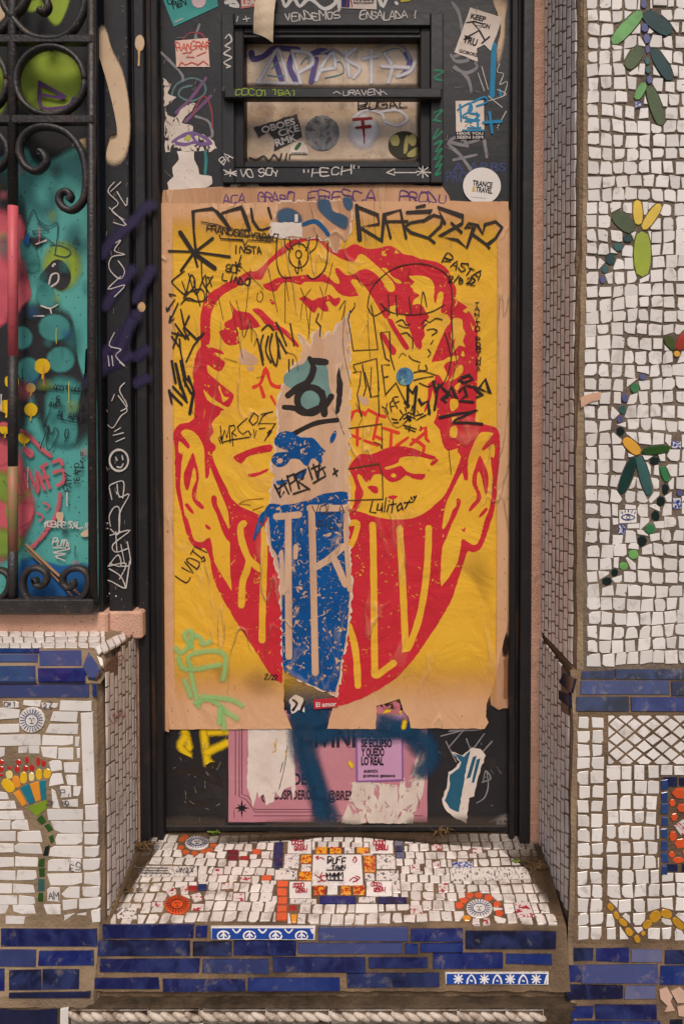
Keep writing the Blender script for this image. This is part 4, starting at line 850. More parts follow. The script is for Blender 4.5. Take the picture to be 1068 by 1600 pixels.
B([(-20, 690), (30, 690), (46, 740), (60, 790), (50, 830), (20, 872), (-20, 880)], PS, .3); B([(-20, 730), (30, 736), (40, 760), (34, 800), (10, 790), (-20, 770)], GS, .5); B([(-20, 820), (30, 826), (44, 850), (20, 872), (-20, 870)], GS, .5); K_('-10 664 10 662 22 668; 36 672 50 682 66 700 82 712; 96 770 94 790 86 812 66 840 50 856; 40 700 52 706 50 712 40 702', PS, 9)
K_('24 740 36 772; 40 738 46 766; 46 732 62 768 60 736 72 764; 66 730 76 724; 70 732 80 762; 70 746 78 744; 84 722 96 718 100 726; 86 738 100 734 102 750 92 758', PS, 8); B([(-20, 690), (18, 694), (20, 724), (-20, 730)], PS, .3); B([(34, 784), (56, 786), (54, 810), (40, 822), (20, 830), (20, 800)], PS, .2)
K_('12 750 20 770 14 800 22 830', GS, 6); K_('70 784 80 790 74 796; 60 800 70 806 64 814', PS, 4)
B([(30, 870), (100, 880), (146, 880), (146, 950), (30, 950)], BL, .2); B([(38, 376), (50, 362), (48, 388)], BL, .5)
K_(write('00000031000193', 68, 608, 8, 5, .6, .1, 1.2) + write('6', 92, 628, 8) + write('AVU', 80, 634, 7, 8) + write('ALABURA', 92, 652, 11, 9) + prs('94 654 132 662; 70 668 82 640; 66 700 80 664 76 694 82 702 94 676 88 668 84 678 74 660; 106 670 110 672 108 684 104 680 106 670; 106 684 104 690') + write('FATY', 114, 768, 10, -88) + write('TE AMO', 126, 756, 8, -88) + write('14-6-15', 134, 736, 6, -88) + write('38', 128, 640, 6), INK, 1.3, 'black_writing', False)
K_(write('SOBRESALIENTE', 70, 822, 9, 2, .7) + write('PUTA', 84, 850, 10, 8) + prs('86 854 112 856 86 862 106 864 90 868 104 874'), WHM, 2, 'white_writing', False)
B([(90, 800), (102, 800), (100, 818), (92, 812)], WHM if False else BEIGES, .2); B([(128, 832), (142, 824), (142, 836), (132, 838)], BEIGES, .2)
B(circ(82, 150, 1, 1, 5), LS, .3)
K_('65 130 68 170 108 168 118 156; 66 132 104 154 70 151', flat('violet_paint', 100, 62, 112), 5, 'purple_letter', False)

# ------------------------------------------------------------------ wrought-iron grille
gr = thing('window_grille', (X(80, 945, GRY), GRY, Z(950, GRY)), 'dark wrought-iron window grille with rings and scrolls', 'grille')
GP = front(GRY)
def g3(P, dy=0.0): return [GP.hit(*p) + Vector((0, dy, 0)) for p in P]
def bar(x0, x1, y0, y1, m=IRON, nm='bar', dep=.010, off=0.0):
    a, b = GP.hit(x0, y0), GP.hit(x1, y1); return MB().box(a.x, b.x, GRY - dep + off, GRY + dep + off, b.z, a.z, .002).build(nm, m, gr)
bar(-260, 147, 57, 70); bar(-260, 149, 182, 195); bar(-260, 150, 934, 956, dep=.014)
MB().tube(g3([(143.5, -300), (143.5, 500), (145.5, 940)]), .0085, 10).build('upright', IRON, gr, True)
POLE = mat('painted_upright', C(204, 92, 98), .5, C(188, 78, 88), 20, .6, spec=.4, bump=.2, bs=90, speck=(C(40, 30, 32), 140, .70))
def pole(a, b, m, x=21): MB().tube(g3([(x, a), (x, (a+b)/2), (x, b)], -.001), .0098, 10).build('upright', m, gr, True)
pole(-300, 322, IRON); pole(322, 556, POLE); pole(556, 728, IRON); pole(728, 860, mat('painted_upright_low', C(190, 96, 92), .5, C(112, 128, 70), 16, .9, spec=.4, bump=.2, bs=90)); pole(860, 940, IRON)
for x in (-100,): MB().tube(g3([(x, -300), (x, 940)]), .0098, 10).build('upright', IRON, gr, True)
def scroll(P, nm='scroll', r=.0075, fl=1.5, n=5): return MB().tube(g3(crv(P, False, n)), r, 8, fl).build(nm, IRON, gr, True)
def ringc(x, y, rr, nm='ring'): P = circ(x, y, rr, n=36); return MB().tube(g3(P + P[:1]), .0065, 8, 1.7).build(nm, IRON, gr, True)
ringc(80, 127, 53.5); ringc(-41, 127, 53.5)
for x, y in [(80, 74), (80, 180), (27, 130), (133, 130)]: MB().tube(g3([(x - 4, y), (x, y), (x + 4, y)]), [.006, .009, .006], 8).build('collar', IRON, gr, True)
scroll([(66, 244), (63, 237), (70, 243), (73, 254), (64, 265), (52, 267), (38, 256), (31, 236), (36, 216), (52, 202), (74, 198), (98, 204), (116, 218), (130, 242), (135, 268), (135, 292), (130, 314), (116, 328), (102, 326), (93, 314), (96, 302), (106, 300), (111, 308), (107, 314)])
scroll([(-40, 244), (-30, 200), (-10, 204), (8, 220), (14, 240), (6, 258), (-10, 268)])
scroll([(20, 26), (30, 40), (48, 56), (72, 62), (96, 60), (116, 46), (130, 20), (134, -10), (132, -40)]); scroll([(20, 26), (34, 14), (44, -6), (50, -40)]); scroll([(20, 26), (8, 44), (-8, 56), (-30, 62)]); scroll([(20, 26), (8, 10), (2, -20)]); scroll([(62, 16), (70, 20), (76, 10), (70, -4), (60, -12)])
MB().tube(g3([(12, 26), (20, 26), (28, 26)]), [.010, .013, .010], 10).build('collar', IRON, gr, True)
scroll([(58, 910), (54, 904), (58, 914), (68, 914), (74, 904), (70, 892), (56, 887), (42, 894), (36, 912), (42, 932), (60, 946), (84, 950), (110, 946), (130, 932), (139, 912), (136, 896), (126, 888), (112, 889), (100, 898), (99, 910), (107, 918), (116, 914), (114, 906)], r=.0068)
scroll([(-30, 946), (-6, 940), (12, 924), (16, 904), (6, 892), (-10, 892)], r=.0068)
WOOD = flat('dry_stick', 176, 130, 92)
for i, s in enumerate([((40, 850), (122, 926)), ((44, 854), (128, 932)), ((42, 858), (116, 934))]):
    o = MB().tube([front(GRY + .030 + i*.004).hit(*s[0]), front(GRY + .036 + i*.004).hit((s[0][0]+s[1][0])/2 + (i - 1)*2, (s[0][1]+s[1][1])/2), front(GRY + .030 + i*.004).hit(*s[1])], .0022, 6).build('stick', WOOD)
    tag(o, ['thin dry stick wedged behind the grille scrolls, uppermost of three', 'thin dry stick wedged behind the grille scrolls, middle of three', 'thin dry stick wedged behind the grille scrolls, lowest of three'][i], 'stick', 'dry sticks behind the grille')
# ------------------------------------------------------------------ the door
zdb = Z(1294, 0.0)
door = thing('steel_door', (X(522, 1290, 0), 0, zdb), 'dark steel door with small barred window, pasted over with posters and stickers', 'door')
xd0, xd1 = X(247, 700, 0) - .01, X(799, 700, 0) + .012
wx0, wx1, wz0, wz1 = X(378, 150, 0), X(657, 150, 0), Z(254, 0), Z(58, 0)
m_ = MB(); m_.box(xd0, wx0, 0, .04, zdb, ZTOP); m_.build('panel', DARK, door)
m_ = MB(); m_.box(wx1, xd1, 0, .04, zdb, ZTOP); m_.build('panel', DARK, door)
m_ = MB(); m_.box(wx0, wx1, 0, .04, zdb, wz0); m_.build('panel', DARK, door)
m_ = MB(); m_.box(wx0, wx1, 0, .04, wz1, ZTOP); m_.build('panel', DARK, door)
MB().box(xd0 + .02, xd1 - .02, -.006, .03, zdb - .004, Z(1288, 0), .002).build('bottom_rail', DARK2, door)
# window surround: flat raised frame, inner stop, bars
win = MB().box(X(346, 150, -.012), X(366, 150, -.012), -.012, .0, Z(286, -.012), Z(20, -.012), .002).build('window_frame', DARK, door)
def wbar(nm, xa, xb, ya, yb, y0, y1, m=DARK, b=.002): return MB().box(X(xa, 150, y0), X(xb, 150, y0), y0, y1, Z(yb, y0), Z(ya, y0), b).build(nm, m, win)
wbar('frame_rail', 366, 672, 20, 40, -.012, 0); wbar('frame_rail', 366, 672, 262, 286, -.012, 0); wbar('frame_rail', 672, 692, 20, 286, -.012, 0)
wbar('stop', 366, 381, 40, 262, -.004, .03, DARK2); wbar('stop', 656, 672, 40, 262, -.004, .03, DARK2); wbar('stop', 381, 656, 40, 52, -.004, .03, DARK2); wbar('stop', 381, 656, 252, 262, -.004, .03)
wbar('cross_bar', 350, 690, 137, 153, -.030, -.006, DARK, .0025)
MB().tube([(X(349, 146, -.018), -.018, Z(146, -.018)), (X(353, 146, -.018), -.018, Z(146, -.018))], .012, 6).build('bar_end', IRON, win)
PNS = front(.030)
MB().box(X(376, 100, .03), X(660, 100, .03), .030, .036, Z(146, .03), Z(44, .03)).build('pane', PANE, win)
MB().box(X(376, 200, .03), X(660, 200, .03), .030, .036, Z(262, .03), Z(147, .03)).build('pane', PANE, win)
h0 = .0006
WSM = flat('white_spray_paint', 206, 200, 204, .6, soft=True)
strokes(PNS, 'purple_tag', '393 82 396 92 412 88 430 76 466 78; 428 88 440 126; 458 84 452 104 462 126; 484 86 500 80 514 82; 634 84 640 96 634 112 628 118; 494 92 486 128', flat('violet_tag', 88, 76, 130), win, 9, .0008)
strokes(PNS, 'teal_tag', '424 108 440 94 446 118 418 118; 470 100 480 90 484 110; 512 110 530 96 536 114 508 122; 596 82 622 76 636 96', flat('teal_tag', 92, 136, 148), win, 1.6, .0011)
strokes(PNS, 'white_tag', '404 130 420 100 434 78 444 104 450 128; 402 130 466 132; 456 80 462 100 470 132; 456 80 482 84 488 100 466 114; 494 126 506 98 520 84 524 104; 500 110 524 106; 540 80 546 120; 556 76 540 92 562 106 552 122; 580 78 580 130; 566 92 590 88; 600 84 612 104 606 130; 596 104 640 106; 620 120 640 112 648 98', WSM, win, 9, .0013, True, True)
strokes(PNS, 'grey_tag', '590 74 610 68 632 76 640 92; 502 84 520 78 540 90', flat('grey_tag', 150, 142, 146, .6), win, 4, .0010)
strokes(front(-.030), 'green_writing', write('COCO1 1BA1', 368, 149, 9, 0, .9, .1), LIMEM, win, 1.4, .0006, False)
strokes(front(-.030), 'white_writing', write('URAVEN', 536, 149, 8, 0, 1.0, .1) + prs('520 146 526 143 532 147; 590 146 598 143 604 148'), WHM, win, 1.2, .0006, False)
WF = front(-.012)
strokes(WF, 'chalk_writing', write('VENDEMOS', 446, 32, 12, -2, .72) + write('ENSALADA !', 562, 30, 13, 0, .62) + prs('370 34 372 26; 384 26 386 34; 380 31 390 29'), WHM, win, 1.6, .0006, False)
strokes(WF, 'chalk_writing', write('*', 352, 276, 10, wx=1.6) + write('VO SOY', 376, 275, 11, 0, .8) + write('"HECH"', 472, 276, 12, -2, 1.1) + prs('604 270 616 264 616 274 604 270; 616 270 650 270; 652 274 668 262; 654 262 668 276; 650 268 672 270; 660 260 660 278'), WHM, win, 1.8, .0006, False)
strokes(WF, 'white_tag', '352 60 358 54 362 64 352 72 360 76 350 84 362 90 350 98 360 104; 354 106 360 104', WHM, win, 2.2, .0006)
strokes(WF, 'white_tag', write('BA', 350, 258, 13, -40), WHM, win, 1.8, .0006, False)
strokes(WF, 'green_tag', '678 110 692 112 678 122 690 126; 678 176 690 172 680 186 690 190 676 188; 684 202 676 218 690 206; 678 226 690 220 680 238 690 232 678 250 690 244 680 262 690 256 680 274 688 270', GREENM, win, 3, .0006)
# stickers behind the bars
def sticker(name, label, P, m, S=DOOR, hh=.0010, cat='sticker', t=.0005, grp='stickers on the door'):
    c = S.at(*S.uv((sum(p[0] for p in P)/len(P), sum(p[1] for p in P)/len(P))), hh)
    o = thing(name, c, label, cat, grp); sheet(S, 'backing', P, m, o, hh, t); return o
st = sticker('sticker', 'torn black lettered sticker at lower left of the door window', torn(pq('396 200 464 178 472 214 428 236 430 222 418 206 404 216'), 1.0, 5, 2), flat('worn_black', 62, 56, 54), PNS, .0014)
print_text(PNS, 'lettering', [('OBOES', 410, 209, 10, 54, -16), ('CKE', 436, 214, 10, 34, -16), ('RMK', 432, 229, 11, 34, -16)], WHM, st, .0018, .03)
st = sticker('sticker', 'scuffed round grey sticker in the middle of the lower pane', torn(circ(503, 208, 27, 28, 20), 1.0, 5), mat('scuffed_print', C(150, 140, 134), .6, C(84, 96, 104), 40, .9, spec=.3, dirt=(C(60, 54, 54), 60, .52, .6, .8)), PNS, .0012)
st = sticker('sticker', 'white half-round sticker with green leaf on the lower pane', [p for p in circ(467, 237, 14, 16, 24) if p[1] < 243] , PAPER, PNS, .0020)
patch(PNS, 'leaf_emblem', [oval((461, 235), (470, 223), 6)], flat('leaf_print', 70, 104, 40), st, .0024); print_text(PNS, 'lettering', [('COMPOSTABLE', 455, 241, 2.5, 24)], INK, st, .0024)
st = sticker('sticker', 'round dark olive sticker with two heads at the lower pane corner', circ(631, 227, 25, 22, 22), flat('olive_black', 58, 52, 36), PNS, .0014)
patch(PNS, 'head_print', [circ(617, 220, 7, 9, 12, .1), circ(644, 219, 7, 9, 12, .1), pq('632 218 637 212 636 236 630 240'), pq('636 240 652 230 650 244 638 246')], flat('olive_print', 168, 156, 96), st, .0018, True)
wg = blob(PNS, 'white_spray', circ(568, 204, 28, 32, 12, .08), WSM, win, .0009, .4)
strokes(PNS, 'white_tag', '552 184 570 172 596 178 600 196; 590 176 620 172 636 186 620 196 600 190', WSM, win, 7, .0011, True, True)
strokes(PNS, 'red_character', '552 187 580 185; 556 200 578 198', flat('dark_red_paint', 140, 34, 34), win, 4.5, .0016); strokes(PNS, 'red_character', '566 187 568 206 569 224', MATS['dark_red_paint'], win, [4.5, 4, 2], .0017)
strokes(PNS, 'black_writing', write('BUGAL', 560, 171, 11, -2, 1.1) + prs('560 172 580 168'), INK, win, 1.8, .0018, False)
strokes(PNS, 'dark_writing', '390 246 400 250 412 244 420 252 428 242 436 250 440 240; 446 250 448 240; 452 248 453 242', flat('dark_tag', 72, 60, 58), win, 2.6, .0014)
# grey and coloured pen on the door face
hd = .0004
strokes(DOOR, 'grey_tag', '706 4 716 20 722 50; 704 86 712 96 730 94 726 84 710 88; 708 106 728 114 744 106 742 98; 710 104 730 122 736 144; 702 222 730 228 716 214 700 224 718 242 734 264; 708 250 744 242; 724 226 748 218; 756 220 760 246', GRM, door, 5, hd)
strokes(DOOR, 'white_pen_tag', '746 114 756 142; 752 104 762 140; 780 100 776 112 786 116 780 132 792 128 786 150; 776 140 790 148 762 158; 762 150 784 168; 790 174 776 200', WHM, door, 1.2, hd)
strokes(DOOR, 'cyan_tag', '771 70 770 100 768 150', CYANM, door, 8, hd); strokes(DOOR, 'cyan_tag', '780 140 782 150', CYANM, door, 4, hd)
strokes(DOOR, 'cyan_cross', '764 176 768 208; 754 192 782 190', CYANM, door, 5, hd + .0018)
print_text(DOOR, 'blue_writing', [('PROBS', 696, 284, 16, 54), ('A ARBS', 706, 268, 14, 84)], mat('blue_pen', C(58, 66, 104), .6, wear=(120, .62, .05), spec=.3), door, hd, .02)
blob(DOOR, 'pale_spray', [(764, -20), (792, -10), (790, 30), (788, 70), (778, 110), (774, 84), (782, 40)], BEIGES, door, hd + .0002, .5)
strokes(DOOR, 'white_tag_top', '353 4 366 2 372 10 360 8; 440 -6 446 10 458 -4 468 10 484 -2 506 14 524 4 518 -10; 528 -10 530 14; 590 -8 598 10 606 -12; 618 4 620 6', mat('white_brush', C(214, 206, 198), .6, spec=.2), door, 5.5, hd)
strokes(DOOR, 'swirl_paint', '268 150 276 132 300 122 318 130 320 146 300 158 280 150 284 138 300 134', flat('teal_pen', 92, 120, 120), door, 3, hd); strokes(DOOR, 'swirl_paint', '276 176 300 152 322 122; 290 190 320 160 330 150', flat('plum_pen', 122, 84, 120), door, 5, hd + .0002)
strokes(DOOR, 'swirl_paint', '284 66 296 52 316 54 322 70; 300 180 318 150 330 170 332 200', flat('rose_pen', 150, 70, 74), door, 2.4, hd + .0003); strokes(DOOR, 'swirl_paint', '252 82 268 98 284 116 286 126; 312 38 306 60 322 62; 306 182 326 190 332 210 326 216', GRM, door, 4, hd)
strokes(DOOR, 'teal_drip', '320 236 322 250 320 278', flat('teal_pen2', 60, 130, 126), door, 4.5, hd)
# torn paper remnants, upper left
st = sticker('paper_remnant', 'torn white paper remnant with purple scribble, left of the door window', torn(pq('255 122 268 132 262 146 276 152 258 168 262 180 274 184 282 172 296 162 306 162 300 174 290 182 284 192 302 198 300 208 318 210 334 220 339 232 330 237 259 238 258 190'), 1.4, 5, 4), PAPERT, DOOR, .0011, 'paper', grp=None)
strokes(DOOR, 'purple_scribble', '270 222 282 214 300 208 318 214 328 222; 276 224 290 226 306 222 314 226 330 224; 300 212 308 224', flat('lilac_paint', 124, 92, 142), st, 5, .0016); patch(DOOR, 'yellow_dab', [circ(294, 216, 4, 5, 8, .2)], flat('olive_dab', 190, 180, 70), st, .0020)
st = sticker('paper_remnant', 'torn cream paper remnant with round emblem above the poster corner', torn(pq('277 237 304 237 304 250 310 262 312 273 331 276 332 288 326 292 308 297 310 308 302 319 266 319 262 286 272 276 270 262 280 250'), 1.0, 6, 6), PAPER, DOOR, .0026, 'paper', grp=None)
strokes(DOOR, 'round_emblem', [circ(281, 314, 5, 4, 10) + [(286, 314)]], NAVY, st, 1.8, .0031); blob(DOOR, 'green_smudge', circ(282, 306, 14, 8, 10), flat('pale_green_spray', 150, 186, 150, .7, soft=True), st, .0029, .6)
# stickers on the door face
st = sticker('sticker', 'turquoise sticker with white dot at the top left door corner', pq('261 15 272 42 341 10 336 -24 250 -14'), flat('turquoise_print', 74, 160, 152), DOOR)
patch(DOOR, 'white_dot', [circ(311, 2, 11, 11, 16)], flat('dot_print', 226, 196, 196), st, .0016); strokes(DOOR, 'lettering', write('MEN', 272, 13, 10, -14) + write('OK', 264, 8, 10, -14), INK, st, 1.4, .0016, False); print_text(DOOR, 'lettering', [('MONUMEN', 274, 36, 2.5, 14, -22)], PAPER, st, .0016)
st = sticker('sticker', 'pinkish square sticker with red handwriting, left of the door window', pq('274 64 325 60 328 105 276 105'), flat('pale_pink_paper', 226, 190, 174), DOOR, .0015)
strokes(DOOR, 'lettering', write('RANGRAF', 277, 80, 12, -4, .55) + prs('286 84 300 82 292 90 304 90; 308 88 322 82; 280 104 284 98 290 102 300 98 310 102 318 96 326 102'), flat('coral_pen', 206, 92, 78), st, 1.6, .0020, False)
st = sticker('sticker', 'tilted white sticker with black printed legs at upper right', torn(pq('734 12 784 28 766 80 756 70 744 76 746 97 709 82'), .5, 9, 2), PAPER, DOOR, .0012)
print_text(DOOR, 'lettering', [('KEEP', 734, 29, 8, 24, 14), ('ON', 752, 43, 7, 12, 14), ('TRU', 722, 66, 11, 22, 18), ('GOBOKE', 716, 82, 5, 30, 14)], INK, st, .0016, .035)
strokes(DOOR, 'leg_print', '728 36 740 34 754 38; 738 36 748 48 726 60; 748 48 756 62; 752 68 764 58; 724 62 734 60', INK, st, 2.2, .0017, False)
st = sticker('sticker', 'white square sticker under blue marker with white caption below', pq('711 158 755 157 756 205 712 206'), PAPER, DOOR, .0010)
patch(DOOR, 'caption_strip', [rect(711, 206, 756, 218)], INK, st, .0011); print_text(DOOR, 'lettering', [('HAVE YOU', 713, 211, 4.5, 41), ('SEEN HIM', 713, 217, 4.5, 41)], WHM, st, .0016, .03)
strokes(DOOR, 'cyan_tag', '718 164 720 190; 714 172 732 162 736 172 722 182 738 188; 736 160 732 176 748 180 734 192; 726 190 748 188; 730 200 750 200; 738 160 756 152 760 160 744 166; 744 176 746 196; 722 204 756 204', CYANM, st, 3, .0018)
strokes(DOOR, 'face_sketch', '722 186 728 182 732 190 726 198; 734 196 742 200', flat('grey_ink', 96, 90, 90), st, 1, .0014)
st = sticker('sticker', 'round white sticker with black slogan at the poster top right', circ(752, 291, 29.5, 28.5, 30), flat('sticker_white', 226, 216, 208, .5, .97), DOOR, .0032)
print_text(DOOR, 'lettering', [('TRANCE', 737, 290, 8, 31, 7), ('TRAVEL', 742, 300, 8, 26, 7), ('__________', 735, 308, 2, 24, 6)], INK, st, .0037, .03); print_text(DOOR, 'lettering', [('&', 736, 299, 8, 6, 7)], flat('gold_ink', 214, 178, 70), st, .0037, .03)
st = sticker('sticker', 'white printed sticker at the top edge above the door window', pq('529 -12 588 -12 588 15 529 13'), PAPER, DOOR, .0012)
print_text(DOOR, 'lettering', [('ANALOG', 552, 2, 6, 32), ('PHOTOGRAPHY', 552, 7, 3.5, 32)], INK, st, .0016, .03); patch(DOOR, 'figure_print', [rect(533, -8, 546, 12)], NAVY, st, .0016); strokes(DOOR, 'red_stool', '543 -2 541 12; 547 -2 550 11', flat('stool_red', 160, 60, 50), st, 1.6, .0017, False)
st = sticker('sticker', 'small red and white sticker beside the hanging tape', pq('376 -8 402 -10 403 10 377 14'), flat('red_sticker', 206, 120, 110), DOOR, .0012)
print_text(DOOR, 'lettering', [('LEA', 378, 10, 12, 22, -4)], PAPER, st, .0016, .04)
st = sticker('sticker', 'small yellow sticker scrap on the top edge', pq('622 -8 646 -10 640 2 626 4'), flat('yellow_scrap', 214, 196, 60), DOOR, .0012)
st = sticker('sticker', 'tiny worn white label under the window frame', pq('360 283 404 284 404 297 360 297'), PAPER, DOOR, .0009)
strokes(DOOR, 'lettering', write('DASI', 372, 293, 7), INK, st, 1.3, .0014, False)
# curled tape hanging over the window frame
tp = thing('hanging_tape', DOOR.at(*DOOR.uv((418, 35)), .02), 'creased strip of beige tape hanging over the window frame', 'tape')
V = []; F = []
for i in range(15):
    t = i/14; y = -12 + t*82; bow = .016 + .014*math.sin(t*3.0) + .012*t; x = 420 - 5*t
    for j in range(7): s_ = j/6 - .5; V.append(DOOR.at(*DOOR.uv((x + s_*30, y + s_*10*t + s_*5)), bow + .006*math.cos(s_*3.1) + .0012*math.sin(i*2.1 + j)))
for i in range(14):
    for j in range(6): F.append((i*7+j, i*7+j+1, (i+1)*7+j+1, (i+1)*7+j))
n = len(V); V += [v + Vector((0, .0008, 0)) for v in V]; F += [tuple(n+i for i in f[::-1]) for f in F]
mesh_obj('tape_strip', V, F, mat('beige_tape', C(206, 184, 156), .6, C(188, 164, 136), 20, .7, spec=.3, bump=.1, bs=120, fold=.3), tp, True)
# ------------------------------------------------------------------ posters pasted on the door (from the oldest layer to the newest)
def poster(name, label, x, y, cat='poster'):
    return thing(name, DOOR.at(*DOOR.uv((x, y)), .001), label, cat)
# yellow spray and black strokes on the door, lower left
strokes(DOOR, 'yellow_spray', '288 1140 296 1170; 290 1150 282 1166 296 1182; 318 1140 324 1188 330 1192; 322 1176 356 1160; 326 1144 356 1142', YELS, door, 17, .0006, True, True)
strokes(DOOR, 'black_stroke', '272 1176 296 1186 308 1200; 270 1210 300 1206 346 1226 326 1196 350 1196; 304 1190 300 1212; 290 1240 318 1234; 292 1258 332 1252', BLK, door, 7, .0007)
strokes(DOOR, 'chalk_tag', '688 1150 730 1138 700 1142 752 1140; 700 1168 726 1138; 696 1158 712 1190; 728 1154 734 1170; 740 1168 756 1146; 752 1176 768 1158; 754 1222 758 1204 766 1216 752 1222; 760 1206 762 1228 756 1246 744 1254', GRM, door, 2.0, .0007)
blob(DOOR, 'pale_scuff', [(755, 1296), (770, 1276), (800, 1268), (812, 1290), (806, 1300), (780, 1302)], flat('pale_scuff', 160, 150, 142, .8, soft=True, wear=(90, .50, .08)), door, .0006, .7)
# pink poster at the bottom
pk = poster('pink_poster', 'torn pink poster with thin ruled border, at the foot of the door', 512, 1283)
sheet(DOOR, 'paper_sheet', torn(pq('357 1110 667 1110 667 1284 357 1284'), .5, 20, 1), PINKP, pk, .0012)
strokes(DOOR, 'ruled_border', '368 1136 368 1242; 378 1136 378 1240 388 1244 394 1252 398 1264 520 1264; 374 1136 374 1244 384 1248 392 1258 398 1268 524 1268; 396 1274 660 1274; 366 1266 366 1277; 654 1140 654 1262', MAR, pk, 1.1, .0016, False)
patch(DOOR, 'star_ornament', '378 1247 380 1259 390 1262 380 1264 378 1278 376 1264 366 1262 376 1259; 371 1255 378 1260 385 1255 381 1262 385 1269 378 1264 371 1269 375 1262', INK, pk, .0017)
print_text(DOOR, 'lettering', [('DIVINE', 468, 1166, 30, 96), ('JACA POETA', 400, 1225, 17, 102), ('@ACUSPIDEROSA', 408, 1248, 14, 92), ('@BRENAPO', 512, 1249, 14, 68)], mat('faded_ink', C(52, 40, 52), .7, wear=(60, .60, .06), spec=.2), pk, .0017, .035)
print_text(DOOR, 'lettering', [('SANA', 448, 1114, 20, 66)], INK, pk, .0017, .04)
# white torn sheet over it
wp = poster('torn_sheet', 'torn grey-white paper sheet pasted over the pink poster', 424, 1250, 'paper')
sheet(DOOR, 'paper_sheet', torn(pq('387 1137 457 1137 461 1200 462 1232 458 1250 455 1228 444 1232 438 1246 430 1236 428 1252 416 1258 412 1240 404 1246 402 1236 396 1262 390 1240 386 1228 388 1170'), .9, 5, 8), PAPER, wp, .0022)
strokes(DOOR, 'yellow_scribble', '428 1160 431 1172 426 1174; 431 1166 432 1154; 446 1172 448 1180', flat('ochre_pen', 206, 160, 60), wp, 1.6, .0026); strokes(DOOR, 'crack', '449 1164 444 1200 436 1232; 442 1190 438 1206', INK, wp, 1, .0026)
# white remnants on the right
wr = poster('torn_sheet', 'large torn white sheet at the lower right of the pink poster', 596, 1284, 'paper')
sheet(DOOR, 'paper_sheet', torn(pq('531 1286 541 1262 550 1236 546 1222 562 1220 618 1226 630 1214 636 1224 646 1200 652 1174 660 1168 664 1188 662 1226 660 1240 650 1260 644 1286'), 1.0, 5, 9), PAPERT, wr, .0021)
lb = poster('peeled_label', 'peeled blue and white label scrap right of the pink poster', 722, 1284, 'label')
sheet(DOOR, 'paper_sheet', torn(pq('704 1174 722 1180 736 1168 750 1170 758 1180 750 1200 742 1232 740 1244 732 1246 728 1286 708 1276 694 1262 690 1248 698 1226 700 1206 712 1198 718 1190'), 1.2, 5, 10), PAPER, lb, .0014)
patch(DOOR, 'blue_print', torn(pq('708 1176 724 1182 734 1172 728 1196 722 1232 716 1268 702 1262 694 1250 702 1228 702 1210 716 1200 720 1190'), .8, 5, 3) and [torn(pq('708 1176 724 1182 734 1172 728 1196 722 1232 716 1268 702 1262 694 1250 702 1228 702 1210 716 1200 720 1190'), .8, 5, 3)], flat('print_teal_blue', 40, 92, 116), lb, .0019)
patch(DOOR, 'blue_print', '738 1182 744 1180 734 1214 728 1216; 744 1186 750 1184 740 1222 736 1222', MATS['print_teal_blue'], lb, .0019)
# small lilac poster
lp = poster('small_poster', 'small lilac poster with bold black Spanish text', 593, 1220)
sheet(DOOR, 'paper_sheet', pq('556 1112 628 1114 629 1218 557 1221'), LILAC, lp, .0026)
strokes(DOOR, 'border', [[(556.5, 1137), (557.5, 1220), (628.5, 1217.5), (628, 1137)]], flat('violet_border', 140, 92, 150), lp, 3, .0030, False)
print_text(DOOR, 'lettering', [('IDEALIZACION', 564, 1151, 12, 60), ('SE ECLIPSO', 564, 1166, 12, 48), ('Y QUEDO', 564, 1180, 12, 36), ('LO REAL', 564, 1194, 12, 35), ('#ALMAPOETA', 568, 1206, 4.5, 22), ('@CUSPIDEROSA  @BREMARIONE', 567, 1213, 3.6, 50)], INK, lp, .0031, .045)
strokes(DOOR, 'accent', '606 1153 609 1150', INK, lp, 1.8, .0031, False); strokes(DOOR, 'accent', '595 1167 598 1164', INK, lp, 1.8, .0031, False); strokes(DOOR, 'accent', '614 1138 617 1135', INK, lp, 1.8, .0031, False)
# blue spray over the lower posters
strokes(DOOR, 'blue_spray', '470 1075 476 1110 500 1130 506 1150; 468 1120 464 1150 474 1190 492 1230 504 1284; 480 1160 492 1210 520 1284; 500 1146 540 1142 590 1146 640 1142 668 1160 672 1186 656 1206; 640 1150 656 1170; 596 1126 640 1140; 470 1140 500 1150 520 1140', BLUES, door, 40, .0034, True, True)
blob(DOOR, 'blue_spray', [(460, 1050), (512, 1060), (526, 1085), (520, 1110), (512, 1138), (456, 1138), (448, 1110), (444, 1080)], BLUES, door, .0036, .25)
blob(DOOR, 'blue_spray', [(480, 1180), (500, 1184), (520, 1284), (490, 1288), (484, 1230)], BLUES, door, .00345, .6)
strokes(DOOR, 'yellow_dab', '546 1190 550 1196; 632 1126 630 1136; 588 1110 624 1111', YELS, door, 10, .0037, True, True)
